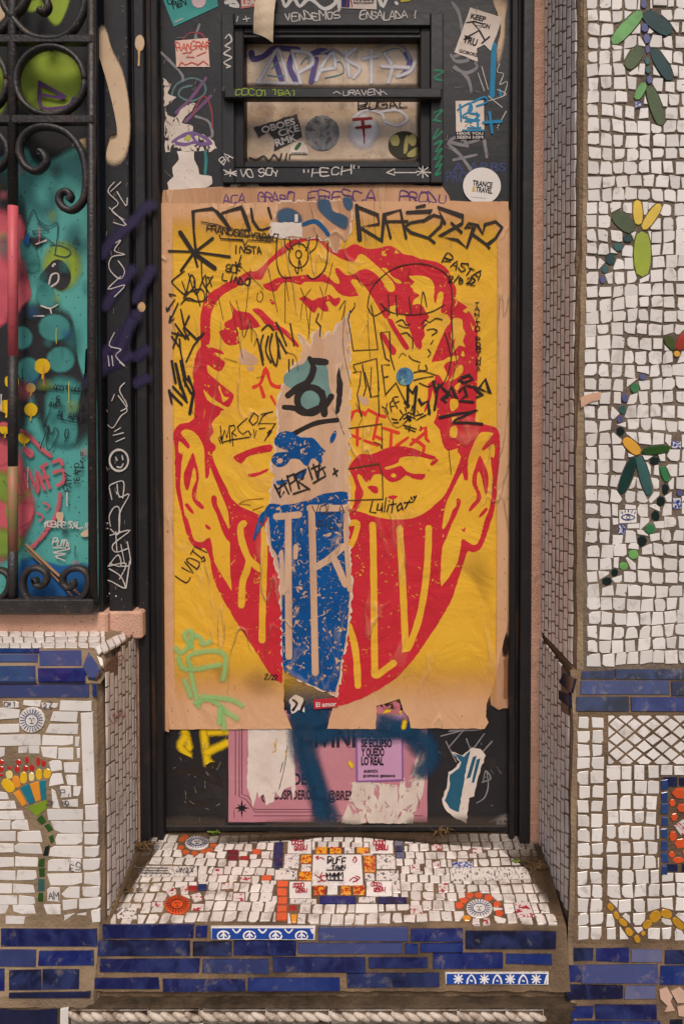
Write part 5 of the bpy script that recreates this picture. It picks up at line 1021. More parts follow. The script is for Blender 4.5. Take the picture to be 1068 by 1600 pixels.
# older kraft poster (its top band and right flank still show)
old = poster('old_poster', 'older brown kraft poster with purple handwriting, its torn top showing above the face', 480, 1110)
sheet(DOOR, 'paper_sheet', torn(pq('256 298 330 293 480 292 600 288 690 292 700 306 704 318 798 330 799 1106 786 1105 778 1108 766 1100 760 1000 560 1060 420 1060 300 1000 262 700 254 316'), .7, 8, 12), KRAFTD, old, .0040, .0008)
strokes(DOOR, 'purple_writing', write('ACA', 350, 318, 15, 0, .66) + write('GRABO', 404, 318, 15, 0, .58) + prs('452 303 456 300') + write('FRESCA', 482, 317, 19, -1, .78) + write('PRODU', 624, 315, 14, 3, .8), PUR, old, 1.8, .0044, False)
blob(DOOR, 'burn_mark', oval((789, 984), (788, 1030), 12), flat('burn_brown', 44, 28, 20, .9, soft=True), old, .0045, .45)
strokes(DOOR, 'dirt_streak', '789 1030 790 1060 789 1088', flat('rust_stain', 150, 100, 66, .9, soft=True), old, 10, .0046, True, True)
# ------------------------------------------------------------------ the big face poster
fp = poster('face_poster', 'large yellow kraft poster of a red face wearing a lettered mask', 520, 1136)
HP = .0052
outl = pq('248 319 340 319 434 317 545 316 700 315 793 316 797 420 798 600 797 850 795 960 788 992 781 1018 777 1036 771 1065 766 1082 759 1098 758 1118 762 1127 756 1137 641 1136 638 1119 630 1110 624 1090 612 1094 600 1098 588 1101 587 1137 511 1137 521 1100 525 1085 505 1078 470 1064 443 1042 444 1107 456 1137 266 1138 260 1130 256 1100 252 800 249 500')
sheet(DOOR, 'paper_sheet', torn(outl, .7, 7, 15), KRAFT, fp, HP, .0009)
# curled lower-left corner
V = []; F = []
for i in range(9):
    t = i/8
    for j in range(4): s_ = j/3; V.append(DOOR.at(*DOOR.uv((258 + s_*9*(t*.9+.15), 1085 + t*54)), HP + .0006 + .012*s_*t*t*(1.0) * (1 - .3*s_)))
for i in range(8):
    for j in range(3): F.append((i*4+j, i*4+j+1, (i+1)*4+j+1, (i+1)*4+j))
mesh_obj('curled_edge', V, F, KRAFT, fp, True)
# yellow ink field, fading out towards the bottom of the sheet
xs_ = [269, 273, 340, 440, 540, 640, 700, 774, 778]; ys_ = [330, 352, 362, 420, 700, 900, 1010, 1040, 1070, 1105]
V = []; A = []; F = []
for y in ys_:
    for x in xs_:
        V.append(DOOR.at(*DOOR.uv((x + (2.5*(y-340)/700 if x < 500 else -2*(y-340)/700), y)), HP + .0003))
        low_ = 1 if y <= 1010 else (.74 if y <= 1040 else (.36 if y <= 1070 else 0)); a = low_*(0 if y < 335 else (.5 if y < 355 else (.72 if y < 400 else 1))); A.append(a if 270 < x < 776 else 0)
nx = len(xs_)
for i in range(len(ys_)-1):
    for j in range(nx-1): F.append((i*nx+j, i*nx+j+1, (i+1)*nx+j+1, (i+1)*nx+j))
MB().add(V, F, A).build('yellow_print', YEL, fp, soft=True)
def LY(name, data, m, k, rough=.5): return patch(DOOR, name, [torn(crv(P, True, 2), rough, 4, 7) for P in prs(data)], m, fp, HP + k*.0001)
head = ('274 700 272 678 275 670 282 662 295 660 301 656 305 650 305 620 303 605 303 575 308 552 314 543 315 535 314 500 317 480 324 464 336 453 358 441 372 434 384 427 392 424 403 424 418 409 433 394 447 382 461 374 477 370 491 368 500 371 510 381 519 391 525 391 540 389 550 383 558 383 572 389 588 389 604 385 616 387 631 398 644 400 655 405 678 409 691 415 700 424 705 440 711 449 712 458 711 465 715 471 729 480 723 486 732 487 739 498 744 512 746 545 745 590 744 620 742 650 742 658 757 663 772 667 778 675 780 690 779 722 776 748 774 775 772 790 767 810 760 831 755 846 748 858 737 862 730 860 724 876 716 901 709 924 700 945 677 983 660 1008 641 1034 613 1062 576 1084 548 1096 523 1101 527 1084 505 1076 470 1060 443 1036 441 1066 420 1048 397 1011 369 969 341 919 333 896 328 869 321 855 315 857 306 854 298 845 290 824 286 806 282 790 277 768 275 740')
LY('red_print', head, RED, 6, .6)
face = ('328 538 330 524 330 500 332 488 339 473 351 460 369 450 385 440 396 437 407 438 412 433 419 418 431 406 446 396 459 385 470 380 485 377 497 378 504 384 512 393 524 400 535 406 553 410 559 400 566 398 575 404 584 412 592 419 600 427 610 437 616 447 616 454 610 457 604 453 598 442 590 432 580 424 571 421 560 424 550 430 540 430 533 424 527 420 523 422 530 438 531 452 534 462 560 463 548 441 554 437 562 441 571 450 581 465 590 480 601 498 607 496 607 480 622 478 617 483 619 490 632 493 633 502 639 515 644 530 650 544 656 546 659 541 658 533 663 525 662 516 663 504 670 496 664 487 661 480 653 475 644 477 647 468 655 462 646 457 644 451 640 448 647 441 638 432 662 432 674 439 678 450 677 468 680 475 683 460 689 456 692 462 691 469 689 478 688 489 698 492 703 502 700 508 694 516 674 563 678 565 692 563 700 558 715 556 712 564 700 565 692 573 700 588 696 596 692 597 686 587 680 586 677 598 676 612 682 640 679 655 677 661 686 671 690 691 698 704 714 700 713 705 719 713 713 731 697 767 685 782 665 799 647 808 625 811 604 810 580 805 555 797 530 800 480 806 430 808 407 804 394 798 377 791 362 777 355 762 346 745 340 731 332 710 337 703 338 696 331 690 329 683 335 675 332 663 337 654 344 648 346 642 352 640 340 634 325 625 319 608 330 620 353 635 360 634 366 621 364 614 350 603 337 592 326 582 325 570 330 573 343 581 351 573 352 564 342 558 336 551 344 553 351 554 347 548 331 543 327 544 323 539')
LY('yellow_print', face, YELH, 8, .4)
LY('yellow_print', '342 605 345 603 347 612 352 620 359 621 354 626 349 628 346 616;595 420 604 420 611 432 623 438 627 443 619 443 610 434 601 425;706 500 711 497 721 500 722 513 726 521 722 533 726 543 716 540 704 554 711 529 703 536 704 522 706 512;709 581 716 571 722 572 722 581 715 589 706 594 700 596 706 588;709 604 716 598 719 596 716 607 712 610;703 624 713 624 715 635 705 643 702 634;704 652 712 651 716 656 708 660;703 668 711 665 714 674 711 684 702 681;722 486 730 482 728 490;733 502 738 512 740 508 738 518;719 556 722 548 725 557', YELH, 9, .4)
# ears: yellow inside the red outline, then the red folds
LY('yellow_print', '284 677 289 671 299 672 308 678 316 690 320 702 321 725 322 745 325 747 328 740 329 729 334 741 339 753 347 773 355 792 358 805 359 826 353 815 346 800 340 786 340 777 335 773 331 777 333 790 340 804 347 826 355 842 360 847 360 870 361 900 363 921 358 914 347 896 336 877 333 858 329 839 319 845 312 846 305 843 301 833 295 811 290 804 286 778 283 760 284 740 285 722 287 710 281 707 280 698 281 689 287 693 295 701 298 696 292 687', YELH, 9, .3)
LY('red_print', '302 707 305 711 307 720 311 734 312 747 310 757 307 773 307 779 314 784 320 791 318 795 313 793 305 785 301 776 302 763 308 749 306 735 304 729 301 741 299 751 296 763 292 765 289 755 288 743 290 735 293 728 298 716;290 787 295 786 303 797 304 802 299 800 292 792;322 818 330 823 329 827 323 824', RED, 10, .3)
LY('yellow_print', '751 675 769 676 767 681 761 688 752 700 754 704 763 697 770 693 772 703 770 715 765 713 766 727 768 742 767 768 764 790 761 800 755 815 751 833 746 846 742 850 736 850 721 841 719 853 715 873 710 885 689 915 688 885 690 855 696 841 704 820 713 802 718 788 719 781 715 778 712 780 712 790 707 795 700 813 692 826 690 821 694 795 698 781 707 763 718 741 722 739 724 749 730 749 730 736 730 718 736 700 743 684', YELH, 9, .3)
LY('red_print', '748 711 752 717 758 730 762 745 760 769 756 769 752 748 747 736 744 743 744 757 749 769 751 778 745 787 734 798 731 796 736 787 743 779 743 769 737 757 737 743 743 724;746 806 758 792 760 797 750 807;719 824 723 826 727 822 724 831', RED, 10, .3)
# hair strands, eyes, brows, nose
LY('red_print', '411 446 418 443 425 440 431 436 444 433 464 432 477 430 488 436 498 430 503 427 515 435 522 442 530 444 530 437 524 427 527 419 535 426 544 440 548 452 542 463 530 459 524 453 518 446 504 441 492 441 476 441 470 446 458 442 444 442 437 448 433 455 425 456 416 452;361 473 364 477 372 486 390 489 399 498 407 510 397 513 380 516 376 516 374 512 370 512 374 522 370 528 375 536 363 540 352 536 343 519 351 515 352 504 363 498 365 484;395 485 402 482 410 485 425 500 437 509 447 515 458 527 467 539 465 543 452 530 440 519 428 516 414 506 407 496;422 468 426 469 430 475 425 476;468 467 477 463 488 470 497 466 504 465 515 461 522 467 531 465 531 472 525 479 519 476 515 471 509 473 513 482 512 487 504 486 497 480 492 489 485 485 473 472;594 522 601 522 608 534 618 545 618 552 614 555 610 552 600 536;604 499 613 500 617 509 628 526 638 542 637 546 631 545 618 524;668 600 677 598 672 624 664 643 662 640 668 620', RED, 10, .4)
LY('red_print', '545 728 562 709 578 710 595 703 613 697 631 697 650 702 667 709 680 713 676 718 655 713 631 713 623 717 622 722 610 727 600 730 613 731 626 727 635 736 649 740 664 740 659 749 644 747 634 742 625 749 613 753 604 749 596 741 584 741 578 751 571 752 566 745 560 740 558 744 563 758 568 769 565 778 556 797 542 800 543 795 550 794 554 780 554 769 556 760 550 743 545 733;574 760 581 758 590 761 590 769 584 770 578 765;605 776 613 773 621 775 613 780;671 724 680 716 684 719 675 727;365 714 380 706 397 699 424 694 424 705 400 709 386 714 378 724;389 740 406 737 419 731 418 736 400 744 390 744', RED, 10, .4)
LY('yellow_print', '610 742 614 739 618 741 617 745 612 745;631 714 644 714 652 715 640 718;600 731 612 732 604 733', YELH, 11, .2)
# mask lettering
strokes(DOOR, 'yellow_print', '414 826 413 880 411 940 410 999; 382 817 377 822 377 836 382 855 390 873 400 882 408 889; 390 874 386 892 380 908 378 945; 582 819 583 861 584 940 585 1036 587 1053 600 1045 615 1034; 624 825 626 861 630 940 632 985 634 1012 643 997 655 961 664 910 668 860 669 824; 544 976 552 998 557 1030 559 1070', YELH, fp, 10.5, HP + .0009)
strokes(DOOR, 'yellow_print', '545 817 558 817 554 838 547 852', YELH, fp, 9, HP + .00092)
# red brush marks
strokes(DOOR, 'red_marker', '397 605 408 598 416 577 423 597 431 604 441 604; 408 604 413 620', RED2, fp, 5.5, HP + .0011); strokes(DOOR, 'red_marker', '424 619 432 633', RED2, fp, 4, HP + .0011)
strokes(DOOR, 'red_marker', '548 655 552 643 558 641 571 647 575 640 590 648 601 651; 590 649 587 667 583 686; 584 680 596 686; 569 688 590 695; 547 679 563 685; 558 670 558 695; 598 668 622 676; 611 673 610 697; 619 696 637 683; 641 694 665 674; 656 671 664 667 665 685 669 689; 644 686 655 691 662 697 661 704', RED2, fp, 4.6, HP + .0012, False)
# worn places on the left half
patch(DOOR, 'worn_patch', [torn(pq('374 548 384 544 392 552 404 562 402 570 390 572 380 570 374 566'), 1.5, 4, 3), torn(pq('385 573 398 572 396 580 388 580'), 1.2, 4, 5), torn(pq('558 616 568 622 574 620 576 632 566 632 560 626'), 1.2, 4, 2)], STRIPM, fp, HP + .0010)
# ------------------------------------------------------------------ torn strip down the middle: older brown paper with blue print
sp = poster('torn_strip', 'ragged brown paper strip with blue print down the middle of the face poster', 490, 1080, 'paper strip')
HS = HP + .0018
strip_ = pq('470 562 474 540 466 520 478 532 486 548 489 526 498 514 503 530 514 520 522 524 528 508 536 502 544 488 546 520 545 700 544 850 547 880 549 905 546 950 541 1000 534 1031 525 1086 505 1077 470 1061 443 1039 441 952 437 896 428 866 421 846 417 828 422 790 424 770 430 744 425 724 433 704 432 690 437 668 433 636 441 606 452 580')
tp_ = torn(strip_, 1.6, 4, 21); sheet(DOOR, 'paper_strip', tp_, STRIPM, sp, HS, .0006); fibre(DOOR, tp_, sp, HS - .0004, 3.2, 4)
def LS_(name, data, m, k, rough=.5, sm=True): return patch(DOOR, name, [torn(crv(P, True, 2) if sm else P, rough, 4, 7) for P in prs(data)], m, sp, HS + k*.0001)
LS_('bare_margin', '536 560 544 556 545 700 544 790 538 790 538 640', flat('pale_kraft', 218, 176, 134), 1)
LS_('teal_print', '445 600 444 588 452 580 462 573 476 567 483 555 488 562 500 566 511 570 514 600 516 618 503 634 484 642 466 636 462 612 454 606', flat('worn_teal_print', 116, 146, 138), 2, 1.0)
strokes(DOOR, 'black_brush', '486 563 498 565 510 566; 484 560 490 576 482 596 466 606 450 618; 444 636 462 638 476 645 492 641 508 633 518 619; 504 612 506 630 507 647', BLK, sp, [8, 10, 11, 11, 10], HS + .0004)
strokes(DOOR, 'black_brush', [circ(485, 625, 20, 20, 16) + [(505, 625), (503, 632)]], BLK, sp, 10, HS + .0005); strokes(DOOR, 'black_brush', '457 679 475 669 497 660 527 656', BLK, sp, 7.5, HS + .0004)
LS_('black_brush', '529 572 533 590 536 600 534 622 531 642 524 646 526 620 526 596', BLK, 5, 1.0)
LS_('blue_print', '429 689 431 683 437 676 446 673 457 675 470 683 487 683 495 689 503 699 509 704 503 712 504 720 500 724 493 716 486 717 482 727 475 725 468 717 455 716 451 722 445 727 435 729 426 722 425 716 430 708 439 706 452 705 443 701 432 696;520 676 524 672 526 678 521 690 516 692 516 684;461 740 480 731 474 746 464 746;432 751 450 749 445 757 436 757', BLUEP, 6, .4)
LS_('eye_hole', '433 719 438 715 443 718 440 723 435 723', STRIPM, 7, .2)
LS_('blue_print', '422 786 442 788 462 786 471 783 486 780 501 772 517 769 543 768 542 790 540 800 539 820 540 850 541 880 545 905 545 950 540 1000 533 1031 524 1079 493 1070 454 1052 442 1034 441 924 434 868 426 855 423 836 421 808 415 810 404 834 396 844 399 830 406 805 414 797', BLUEP, 6, .5)
strokes(DOOR, 'bare_lettering', '432 806 450 805 468 803; 451 806 451 880 452 1024; 484 793 510 793 541 793; 487 792 489 860 491 950 493 1049; 493 885 512 874 537 852; 520 868 528 884 540 912', STRIPM, sp, 10.5, HS + .0010, False)
strokes(DOOR, 'bare_lettering', '440 862 442 900 444 925; 463 852 462 870; 541 790 540 830 543 880 546 920', STRIPM, sp, 7, HS + .0011, False)
strokes(DOOR, 'black_writing', zoomed('675 700 710 770 728 738; 705 745 715 670 755 750; 690 725 740 690; 745 650 768 735; 748 655 782 640 790 675 760 695; 790 640 812 720; 792 645 840 618 832 665 805 680 868 725; 862 600 884 668; 890 585 912 660; 880 610 925 590; 915 670 925 580 955 640; 905 630 955 600; 780 750 855 725; 890 690 958 650; 1005 610 1020 650; 1000 640 1024 620', 240, 560, 3.56), BLK, sp, 2.8, HS + .0013, False)
strokes(DOOR, 'black_writing', write('VOL A', 489, 802, 12, -2, .7) + write('PIL', 498, 824, 12, 0, .6), flat('faint_ink', 60, 56, 60), sp, 1.4, HS + .0014, False)
# torn window at the top centre with slate spray and tape
tw = poster('torn_patch', 'torn patch with slate-blue spray paint at the top centre of the face poster', 492, 370, 'paper patch')
tq_ = torn(pq('434 318 546 314 549 340 546 364 540 378 533 372 527 396 520 388 514 372 506 378 500 372 474 374 436 372 424 368 425 348 433 334'), 1.6, 4, 22); sheet(DOOR, 'paper_patch', tq_, KRAFTD, tw, HS, .0005); fibre(DOOR, tq_, tw, HS - .0003, 2.6, 5)
blob(DOOR, 'slate_spray', [(432, 332), (450, 324), (470, 334), (474, 350), (452, 356), (434, 352)], SLATE, tw, HS + .0002, .3); blob(DOOR, 'slate_spray', [(496, 310), (514, 312), (520, 330), (536, 336), (546, 344), (542, 362), (524, 354), (506, 340), (495, 326)], SLATE, tw, HS + .0003, .22); blob(DOOR, 'slate_spray', [(536, 308), (550, 310), (552, 326), (544, 332), (536, 322)], SLATE, tw, HS + .0004, .3)
strokes(DOOR, 'blue_stroke', '474 352 492 347 504 356 513 368', flat('petrol_paint', 28, 84, 128), tw, 7, HS + .0005)
patch(DOOR, 'white_tape', [torn(pq('425 349 472 349 473 372 456 370 444 374 424 370'), .8, 5, 1)], PAPER, tw, HS + .0006)
patch(DOOR, 'white_tape', [rect(461, 336, 466, 348)], PAPER, tw, HS + .0006)
# ------------------------------------------------------------------ marker writing on the face poster
HM = HP + .0021
def MK(data, wd, m=BLK, sm=False, nm='marker_tag', k=0): return strokes(DOOR, nm, data, m, fp, wd, HM + k*.0001, sm)
MK('307 391 304 360 303 331 315 329 333 327 339 331 348 340 360 358; 348 334 360 330 378 325 382 334 391 360; 393 327 396 346 405 359 411 360 421 357; 420 326 425 343', 3.8, k=0)
MK('339 331 348 341 360 358; 379 327 384 340 391 360', 6, k=1); MK('283 364 304 396 337 420', 6, k=2); MK('265 393 304 394 360 402; 334 373 304 396 284 424; 304 396 310 417', 3.6, k=3)
MK('557 322 562 375', 6.5, k=1); MK('558 324 590 337 592 351 562 356 596 377 600 336 625 329 634 373; 601 347 636 347; 601 338 610 373; 635 333 674 331 663 345 641 349 632 355 641 364 669 373 678 380; 669 372 688 354 690 341 677 337 660 347; 650 325 663 322; 694 350 683 325 722 339 721 350 686 370 714 376 728 388 739 357 725 356 731 350 745 353 753 366 756 352 773 347 783 356 773 373 759 384 763 388; 704 349 720 364; 736 366 760 384', 4.2, k=0)
MK(write('FRANCOEDY3DAO', 324, 362, 10, 8, .72) + prs('316 348 340 352 380 368 424 372; 344 368 346 374 380 376 384 384 388 376 424 378 424 370'), 1.8)
MK(write('INSTA', 366, 396, 10, 0, .7) + write('SOF', 354, 424, 12, 12, .6) + write('LINDO', 348, 438, 10, 12, .7) + prs('378 400 373 416; 369 410 373 417 378 412'), 1.9)
MK('290 424 272 438 272 444 292 462 286 440; 292 462 300 430 306 446 288 466; 296 428 308 460 322 430 324 470; 288 460 316 452 320 470 300 470 290 468; 304 440 314 478; 316 410 318 440 328 458; 284 476 294 466 306 470; 276 462 266 460 270 464; 275 468 262 486; 262 480 262 486 267 482; 280 474 266 504; 268 494 266 504 274 498', 1.9, sm=True)
MK('326 432 332 448; 334 432 324 448; 324 434 332 434', 1.6)
MK('284 484 290 512 308 530 320 520 304 540 292 566; 297 494 288 514 296 530; 275 506 292 530 298 520; 270 520 292 526; 270 526 282 542; 280 520 272 544; 282 530 284 550 292 590 300 600', 2.8, k=1)
MK('270 564 276 598; 276 568 284 600; 284 564 292 602; 276 568 284 606; 266 610 270 630; 266 612 286 632; 272 604 294 628; 280 590 292 624; 288 592 300 614; 296 588 304 610', 4.0, k=2); MK('304 612 298 646', 5, k=1)
MK('403 530 408 552 412 570; 412 524 408 540 412 562; 420 526 416 548 424 566; 426 522 422 546 432 572 436 540; 432 520 438 560; 436 530 448 552; 410 516 420 508 428 516; 432 504 440 520 448 540', 3.0, BLKT, True, 'pen_tag', 1)
MK('454 506 460 540; 498 490 494 502 501 510 500 526; 452 562 452 580; 458 562 458 570', 2.2, BLKT, False, 'pen_tag')
MK([circ(467, 400, 15, 19, 16) + [(482, 400)]] + prs('434 372 432 400 436 424 444 434 456 434; 446 370 446 384 454 392; 452 368 454 382 458 390; 468 378 468 386; 484 372 482 384 478 392; 496 368 494 386 484 396; 512 380 512 400 508 420 498 432 488 436 480 430; 461 420 466 428 468 406 472 424'), 1.8, BLKT, True, 'pen_drawing')
MK([circ(467, 398, 4.5, 6, 10) + [(471.5, 398)]], 1.8, BLKT, True, 'pen_drawing', 1)
MK('420 420 428 460 434 488; 404 458 402 468 408 472 412 462 408 455; 370 470 378 500 382 528 392 500 394 534; 470 450 478 470; 486 480 482 530; 446 440 446 505; 392 420 384 500; 530 484 540 470 534 500', 1.0, BLKT, True, 'thin_scribble')
MK('360 470 372 520 380 560; 342 462 350 500; 540 470 536 540 548 600; 470 500 474 470 486 452; 500 448 506 470 502 500; 556 430 566 446 590 440; 640 420 636 440; 622 560 628 552 634 556; 380 420 400 440 412 452; 432 520 446 548 462 556 466 580; 394 512 402 524 398 540; 700 520 712 560 704 600; 650 640 660 652 672 640; 556 630 566 650 560 664; 330 470 340 476; 300 640 310 652; 452 470 446 430; 478 478 484 520; 402 590 412 588; 700 700 704 740; 352 560 372 566; 520 410 508 460; 600 640 620 668 648 640; 574 500 578 560', .8, BLKT, True, 'thin_scribble', 1)
MK(write('BASTA', 690, 410, 14, 28, .75) + write('2/8 22', 700, 440, 10, 8, .62), 1.9, INK)
MK([s for i, ch in enumerate('TANITO PORTUNA') for s in write(ch, 741 + (2 if i > 6 else 0), 479 + i*7.7, 6.0, 0, 1.05, seed=i)], 1.4, INK)
# cap and face sketch
MK('574 478 580 452 600 430 626 416 660 413 690 424 702 440 706 470 704 480; 574 480 584 494 604 482; 594 474 610 488 640 492 672 488 694 476; 606 460 608 492; 618 462 620 494; 638 464 642 490; 656 492 660 456 666 480', 1.6, BLKT, True, 'pen_drawing')
MK('618 504 628 500 634 508 640 506; 622 508 632 512 638 512; 658 506 664 500 670 504 680 498 690 500; 660 512 666 506; 638 524 644 530 644 544; 676 532 672 538; 668 546 672 552 668 558; 638 556 644 562 656 566; 654 570 654 578 666 578 664 570; 646 582 660 580 680 586; 646 594 662 590 676 588; 654 598 670 604 680 594; 666 516 676 514 682 518 674 524; 626 522 634 520 640 524; 704 480 706 540 700 580 690 602; 694 520 700 540 704 560', 1.7, BLKT, True, 'pen_drawing')
MK('547 486 544 500 552 548 590 546 584 500 580 478; 548 488 554 480 554 474; 594 520 608 518 610 558 616 578; 594 522 602 560 608 564; 552 570 588 560 592 610; 552 582 564 580 562 600 558 616 564 650; 566 570 572 604 568 618; 580 574 578 620; 556 580 552 572; 590 580 592 648; 570 582 580 620 590 618; 602 618 596 570 608 570; 598 590 606 588; 602 616 618 598; 618 598 630 622 634 628', 1.8, BLKT, False, 'pen_drawing', 1)
MK(write('YFF', 602, 646, 16, -22, .55), 1.8, BLKT, False, 'pen_tag'); MK('637 600 636 636; 637 606 644 614 650 604; 650 606 646 646; 632 628 638 634; 654 624 658 632 668 626 670 646; 676 596 680 610 690 600; 684 600 678 640; 690 606 700 614 690 624 696 628; 698 620 704 604 712 622 700 616', 4.2, BLK, False, k=1)
MK('716 612 724 604 728 618 716 626 738 628; 720 590 732 586 738 592 724 598 716 594; 728 602 744 606; 740 606 752 618 744 620; 746 608 757 592 764 614 750 608; 686 652 714 646 744 640 710 656 706 660 728 660 752 662', 3.8, BLK, False, k=2)
MK('624 656 630 648 638 644 646 648; 630 654 640 650 648 654; 640 652 632 660; 646 650 660 646; 650 656 664 648; 628 646 624 640; 634 642 632 636; 642 642 644 634; 620 656 612 654; 622 660 614 660; 630 664 650 670; 632 668 648 674; 640 664 638 674; 656 666 658 668', 1.9, INK, False, 'eye_drawing'); MK('636 650 640 656', 5, INK, False, 'eye_drawing', 1)
MK(zoomed('375 375 385 465; 385 450 400 395 410 440 425 370 430 465; 425 375 450 370 460 390 440 410 465 430; 440 410 445 485; 525 330 490 360 470 380 480 405 500 420 520 405 530 400 545 425; 560 300 535 345 555 370 580 350 585 320 560 300; 560 395 565 440 575 400; 600 310 665 295; 640 300 610 320 585 370; 585 360 680 360 620 455; 590 390 625 385; 385 465 440 450 540 435; 365 440 378 470; 372 430 390 470; 640 430 660 400; 635 415 650 395', 240, 560, 3.56), 1.5, INK)
MK('545 669 596 662 597 700; 544 732 592 724 597 740 598 779 544 781; 584 690 594 694 596 700', 2.0, flat('brown_pen', 96, 66, 24), False, 'pen_drawing')
MK(zoomed('220 790 205 850 240 855; 250 805 245 840 265 840 275 800 272 850; 295 770 285 850; 310 810 300 850; 312 788 314 791; 335 785 325 855; 318 810 350 805; 378 800 355 820 360 845 380 830 378 800 388 838; 395 800 430 795; 400 830 425 785; 432 768 440 780; 448 763 455 775; 425 797 445 795 462 760', 520, 560, 3.56), 1.9, INK)
MK(write('LVDTI', 293, 910, 20, -55, .5) + prs('316 872 320 868 322 874 316 876'), 1.6, INK); MK(write('2/22', 414, 1059, 7), 1.2, INK)
MK('374 786 388 780 412 778; 374 786 392 788; 396 796 412 790', 1.2, flat('sepia_pen', 170, 110, 30), True, 'thin_scribble')
o = sticker('sticker', 'small round blue sticker on the right cheek of the face poster', circ(632, 588, 13.5, 14, 20), mat('swirl_print', C(90, 140, 170), .35, C(40, 74, 110), 60, .9, spec=.5, dirt=(C(150, 190, 150), 50, .55, .62, .8)), DOOR, HM + .0008)
SMU = flat('brown_smudge', 104, 78, 52, .9, soft=.24)
blob(DOOR, 'smudge', [(376, 1060), (400, 1036), (430, 1050), (440, 1076), (420, 1092), (390, 1086)], SMU, fp, HM + .0005, .9); blob(DOOR, 'smudge', [(330, 1040), (356, 1030), (364, 1056), (344, 1070)], SMU, fp, HM + .0005, .9); blob(DOOR, 'smudge', [(700, 870), (766, 860), (770, 960), (730, 900)], SMU, fp, HM + .0005, .95)
# mint-green spray
strokes(DOOR, 'mint_tag', '276 1010 284 1018 300 1002 300 984 290 990 302 1010; 302 990 314 994 318 1004 330 1000; 280 1024 292 1044 346 1036; 300 1040 296 1024 318 1016 344 1016 354 1028 350 1060; 290 1060 300 1086; 300 1050 312 1102; 306 1096 330 1090 352 1106; 316 1086 360 1090 380 1100; 348 1104 352 1136; 352 1108 372 1120; 346 1102 344 1128', MINT, fp, 12, HM + .0006, True, True)
patch(DOOR, 'pink_scrap', [torn(pq('452 1092 462 1084 474 1090 476 1112 466 1108 456 1114'), 1.2, 4, 3)], PAPER, door, .0041)
strokes(DOOR, 'letter_scrap', '458 1108 464 1098 458 1092; 470 1110 476 1094', INK, door, 4, .0044)
am = sticker('sticker', 'small red strip sticker with white words at the poster foot', pq('490 1091 527 1087 528 1102 491 1106'), flat('strip_red', 190, 44, 54), DOOR, HM + .0004)
print_text(DOOR, 'lettering', [('El amor', 494, 1102, 7, 32, -3)], PAPER, am, HM + .0009, .03)
sr = poster('poster_scrap', 'frayed pink paper scrap under the torn gap at the poster foot', 606, 1110, 'paper')
sheet(DOOR, 'paper_sheet', torn(pq('588 1104 598 1098 606 1100 616 1092 624 1098 624 1114 588 1112'), 1.4, 4, 6), flat('rose_paper', 196, 110, 124, wear=(70, .56, .04)), sr, .0046)
# ------------------------------------------------------------------ weeds, dirt and painted shade at the door
LEAF = mat('weed_leaf', C(112, 130, 38), .6, C(86, 104, 30), 80, .7, spec=.3); DRY = mat('dry_weed', C(120, 92, 62), .9, C(84, 64, 44), 80, .8, spec=.1)
def tuft(name, label, px, py, n, rad, hgt, m, seed, broad=.35, cat='weed', grp='weeds at the doorstep'):
    r = random.Random(seed); c = STEP.hit(px, py); mb = MB()
    for i in range(n):
        a = r.uniform(0, 6.28); d = Vector((math.cos(a), math.sin(a)*.7, 0)); b = c + Vector((r.gauss(0, rad*.5), r.gauss(0, rad*.3), .002)); L = hgt*r.uniform(.5, 1.1); s_ = d.cross(Vector((0, 0, 1)))*L*broad*.5
        m1 = b + d*L*.4 + Vector((0, 0, L*.55)); t = b + d*L*.95 + Vector((0, 0, L*r.uniform(.2, .7)))
        mb.add([b, m1 - s_, t, m1 + s_], [(0, 1, 2, 3)])
    o = mb.build(name, m); return tag(o, label, cat, grp)
tuft('weed', 'small bright green weed by the upper left sun medallion', 333, 1306, 14, .006, .018, LEAF, 2, .9)
tuft('weed', 'tiny green sprout at the right end of the script tile', 805, 1350, 10, .004, .010, LEAF, 3, .6)
tuft('weed', 'dry brown grass tuft in the left back corner of the step', 222, 1330, 46, .014, .022, DRY, 4, .16)
tuft('weed', 'dry brown moss along the left edge of the step tread', 205, 1395, 40, .016, .016, DRY, 5, .2)
tuft('weed', 'dry brown roots under the peeled label at the door foot', 690, 1304, 46, .018, .028, DRY, 6, .2)
tuft('weed', 'dry scrap of weeds in the right back corner of the step', 838, 1360, 44, .016, .018, DRY, 7, .2)
DIRT_SHADE = mat('step_dirt_shade', C(84, 66, 50), .95, C(58, 46, 36), 40, .8, soft=True, bump=.8, bs=220, spec=.05)
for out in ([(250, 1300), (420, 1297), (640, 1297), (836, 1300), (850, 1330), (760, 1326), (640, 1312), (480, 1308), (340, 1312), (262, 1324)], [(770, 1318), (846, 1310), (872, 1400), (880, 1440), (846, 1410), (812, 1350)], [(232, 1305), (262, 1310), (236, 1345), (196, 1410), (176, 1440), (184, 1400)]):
    blob(STEP, 'dirt_shade_film', out, DIRT_SHADE, step, .0036, .75)  # dirt film; the right-hand one also paints the wall's shade

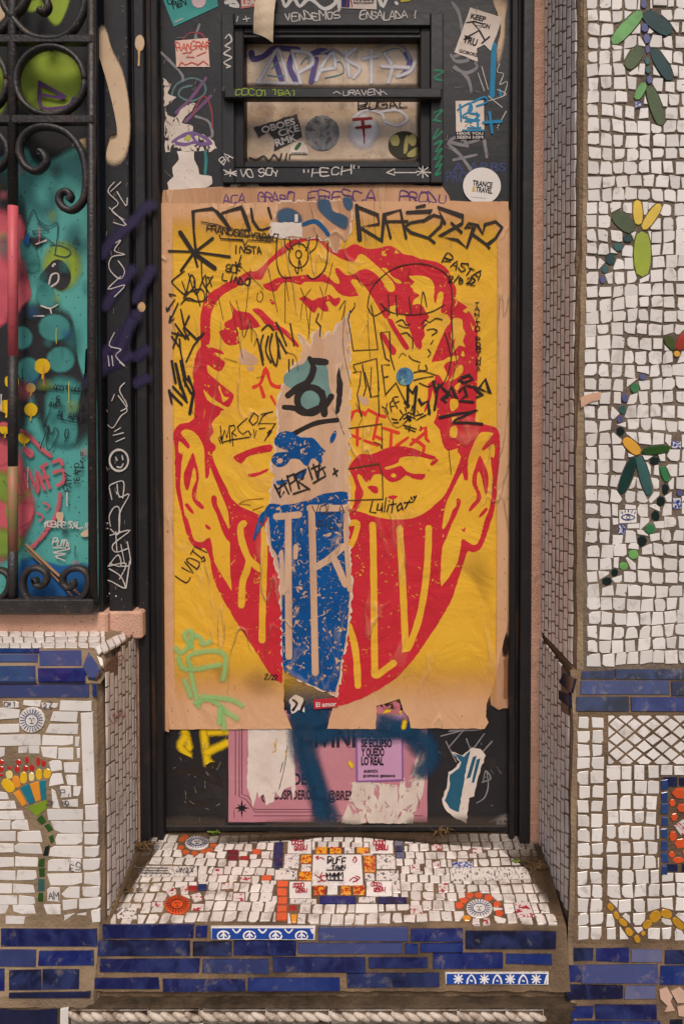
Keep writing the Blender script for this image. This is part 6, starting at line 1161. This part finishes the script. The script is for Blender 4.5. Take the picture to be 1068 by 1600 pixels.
# ------------------------------------------------------------------ scratch wear, splashed dirt, dark pane edges, extra spray mist
SCR = mat('scratch', C(132, 122, 114), .8, spec=.2, wear=(300, .55, .1)); r = random.Random(5)
D = []
for _ in range(70):
    x = r.choice((r.uniform(254, 345), r.uniform(695, 792))); y = r.uniform(0, 300) if r.random() < .6 else r.uniform(1140, 1284); x = x if y < 310 else r.choice((r.uniform(266, 354), r.uniform(672, 792)))
    a = r.uniform(0, 6.28); L = r.uniform(2, 14); D.append([(x, y), (x + math.cos(a)*L*.5, y + math.sin(a)*L*.6 + r.uniform(-1, 1)), (x + math.cos(a)*L, y + math.sin(a)*L)])
tag(strokes(DOOR, 'scratches', D, SCR, door, .9, .0003), kind='stuff')
D = []
for _ in range(60):
    x = r.uniform(168, 201); y = r.uniform(0, 950); a = r.uniform(0, 6.28); L = r.uniform(2, 10); D.append([(x, y), (x + math.cos(a)*L*.3, y + math.sin(a)*L)])
tag(strokes(PIL, 'scratches', D, SCR, pil, .8, .0014), kind='stuff')
EDGE_DARK = flat('pane_edge_dark', 52, 42, 34, .9, soft=.7)
strokes(PNS, 'edge_darkening', '380 62 520 58 656 61; 380 250 500 254 656 250; 381 66 382 130; 382 160 381 250; 655 64 655 132; 655 160 654 250; 380 134 520 137 656 135', EDGE_DARK, win, 12, .0028, True, True)  # soft dark brown bands along the pane edges
for x0, x1, y, S_ in ((250, 350, 1286, DOOR), (640, 800, 1286, DOOR), (420, 560, 1290, DOOR)):
    strokes(S_, 'splash_dirt', [[(x0, y), ((x0+x1)/2, y - 4), (x1, y)]], flat('splash_dirt', 96, 82, 70, .9, soft=.45), door, 26, .0048, True, True)
mist = [flat('teal_mist', 60, 128, 124, .6, soft=.5), flat('pink_mist', 198, 96, 108, .6, soft=.45), flat('green_mist', 140, 160, 66, .6, soft=.45), flat('dark_mist', 44, 48, 52, .6, soft=.5), flat('blue_mist', 52, 104, 150, .6, soft=.4)]
for k in range(34):
    x, y = r.uniform(4, 138), r.uniform(250, 900); a = r.uniform(7, 20); m = mist[1 if (y > 700 and r.random() < .4) else r.randrange(5)]
    B(circ(x, y, a, a*r.uniform(.6, 1.6), 8, .25), m, .85, 'spray_mist')
for k in range(14):
    x, y = r.uniform(4, 138), r.uniform(300, 860); K_([[(x, y), (x + r.uniform(-.6, .6), y + r.uniform(6, 14)), (x, y + r.uniform(16, 34))]], r.choice((PKB, MATS['dark_teal_line'], MATS['white_marker'], MATS['olive_dab'])), r.uniform(1.0, 2.2), 'paint_drip', False)
tag(strokes(PANEL, 'black_speckles', [[(x, y), (x + r.uniform(.5, 2), y + r.uniform(.5, 2))] for x, y in [(r.uniform(2, 140), r.uniform(250, 900)) for _ in range(120)]], INK, pan, 1.3, h + .0003, False), kind='stuff')
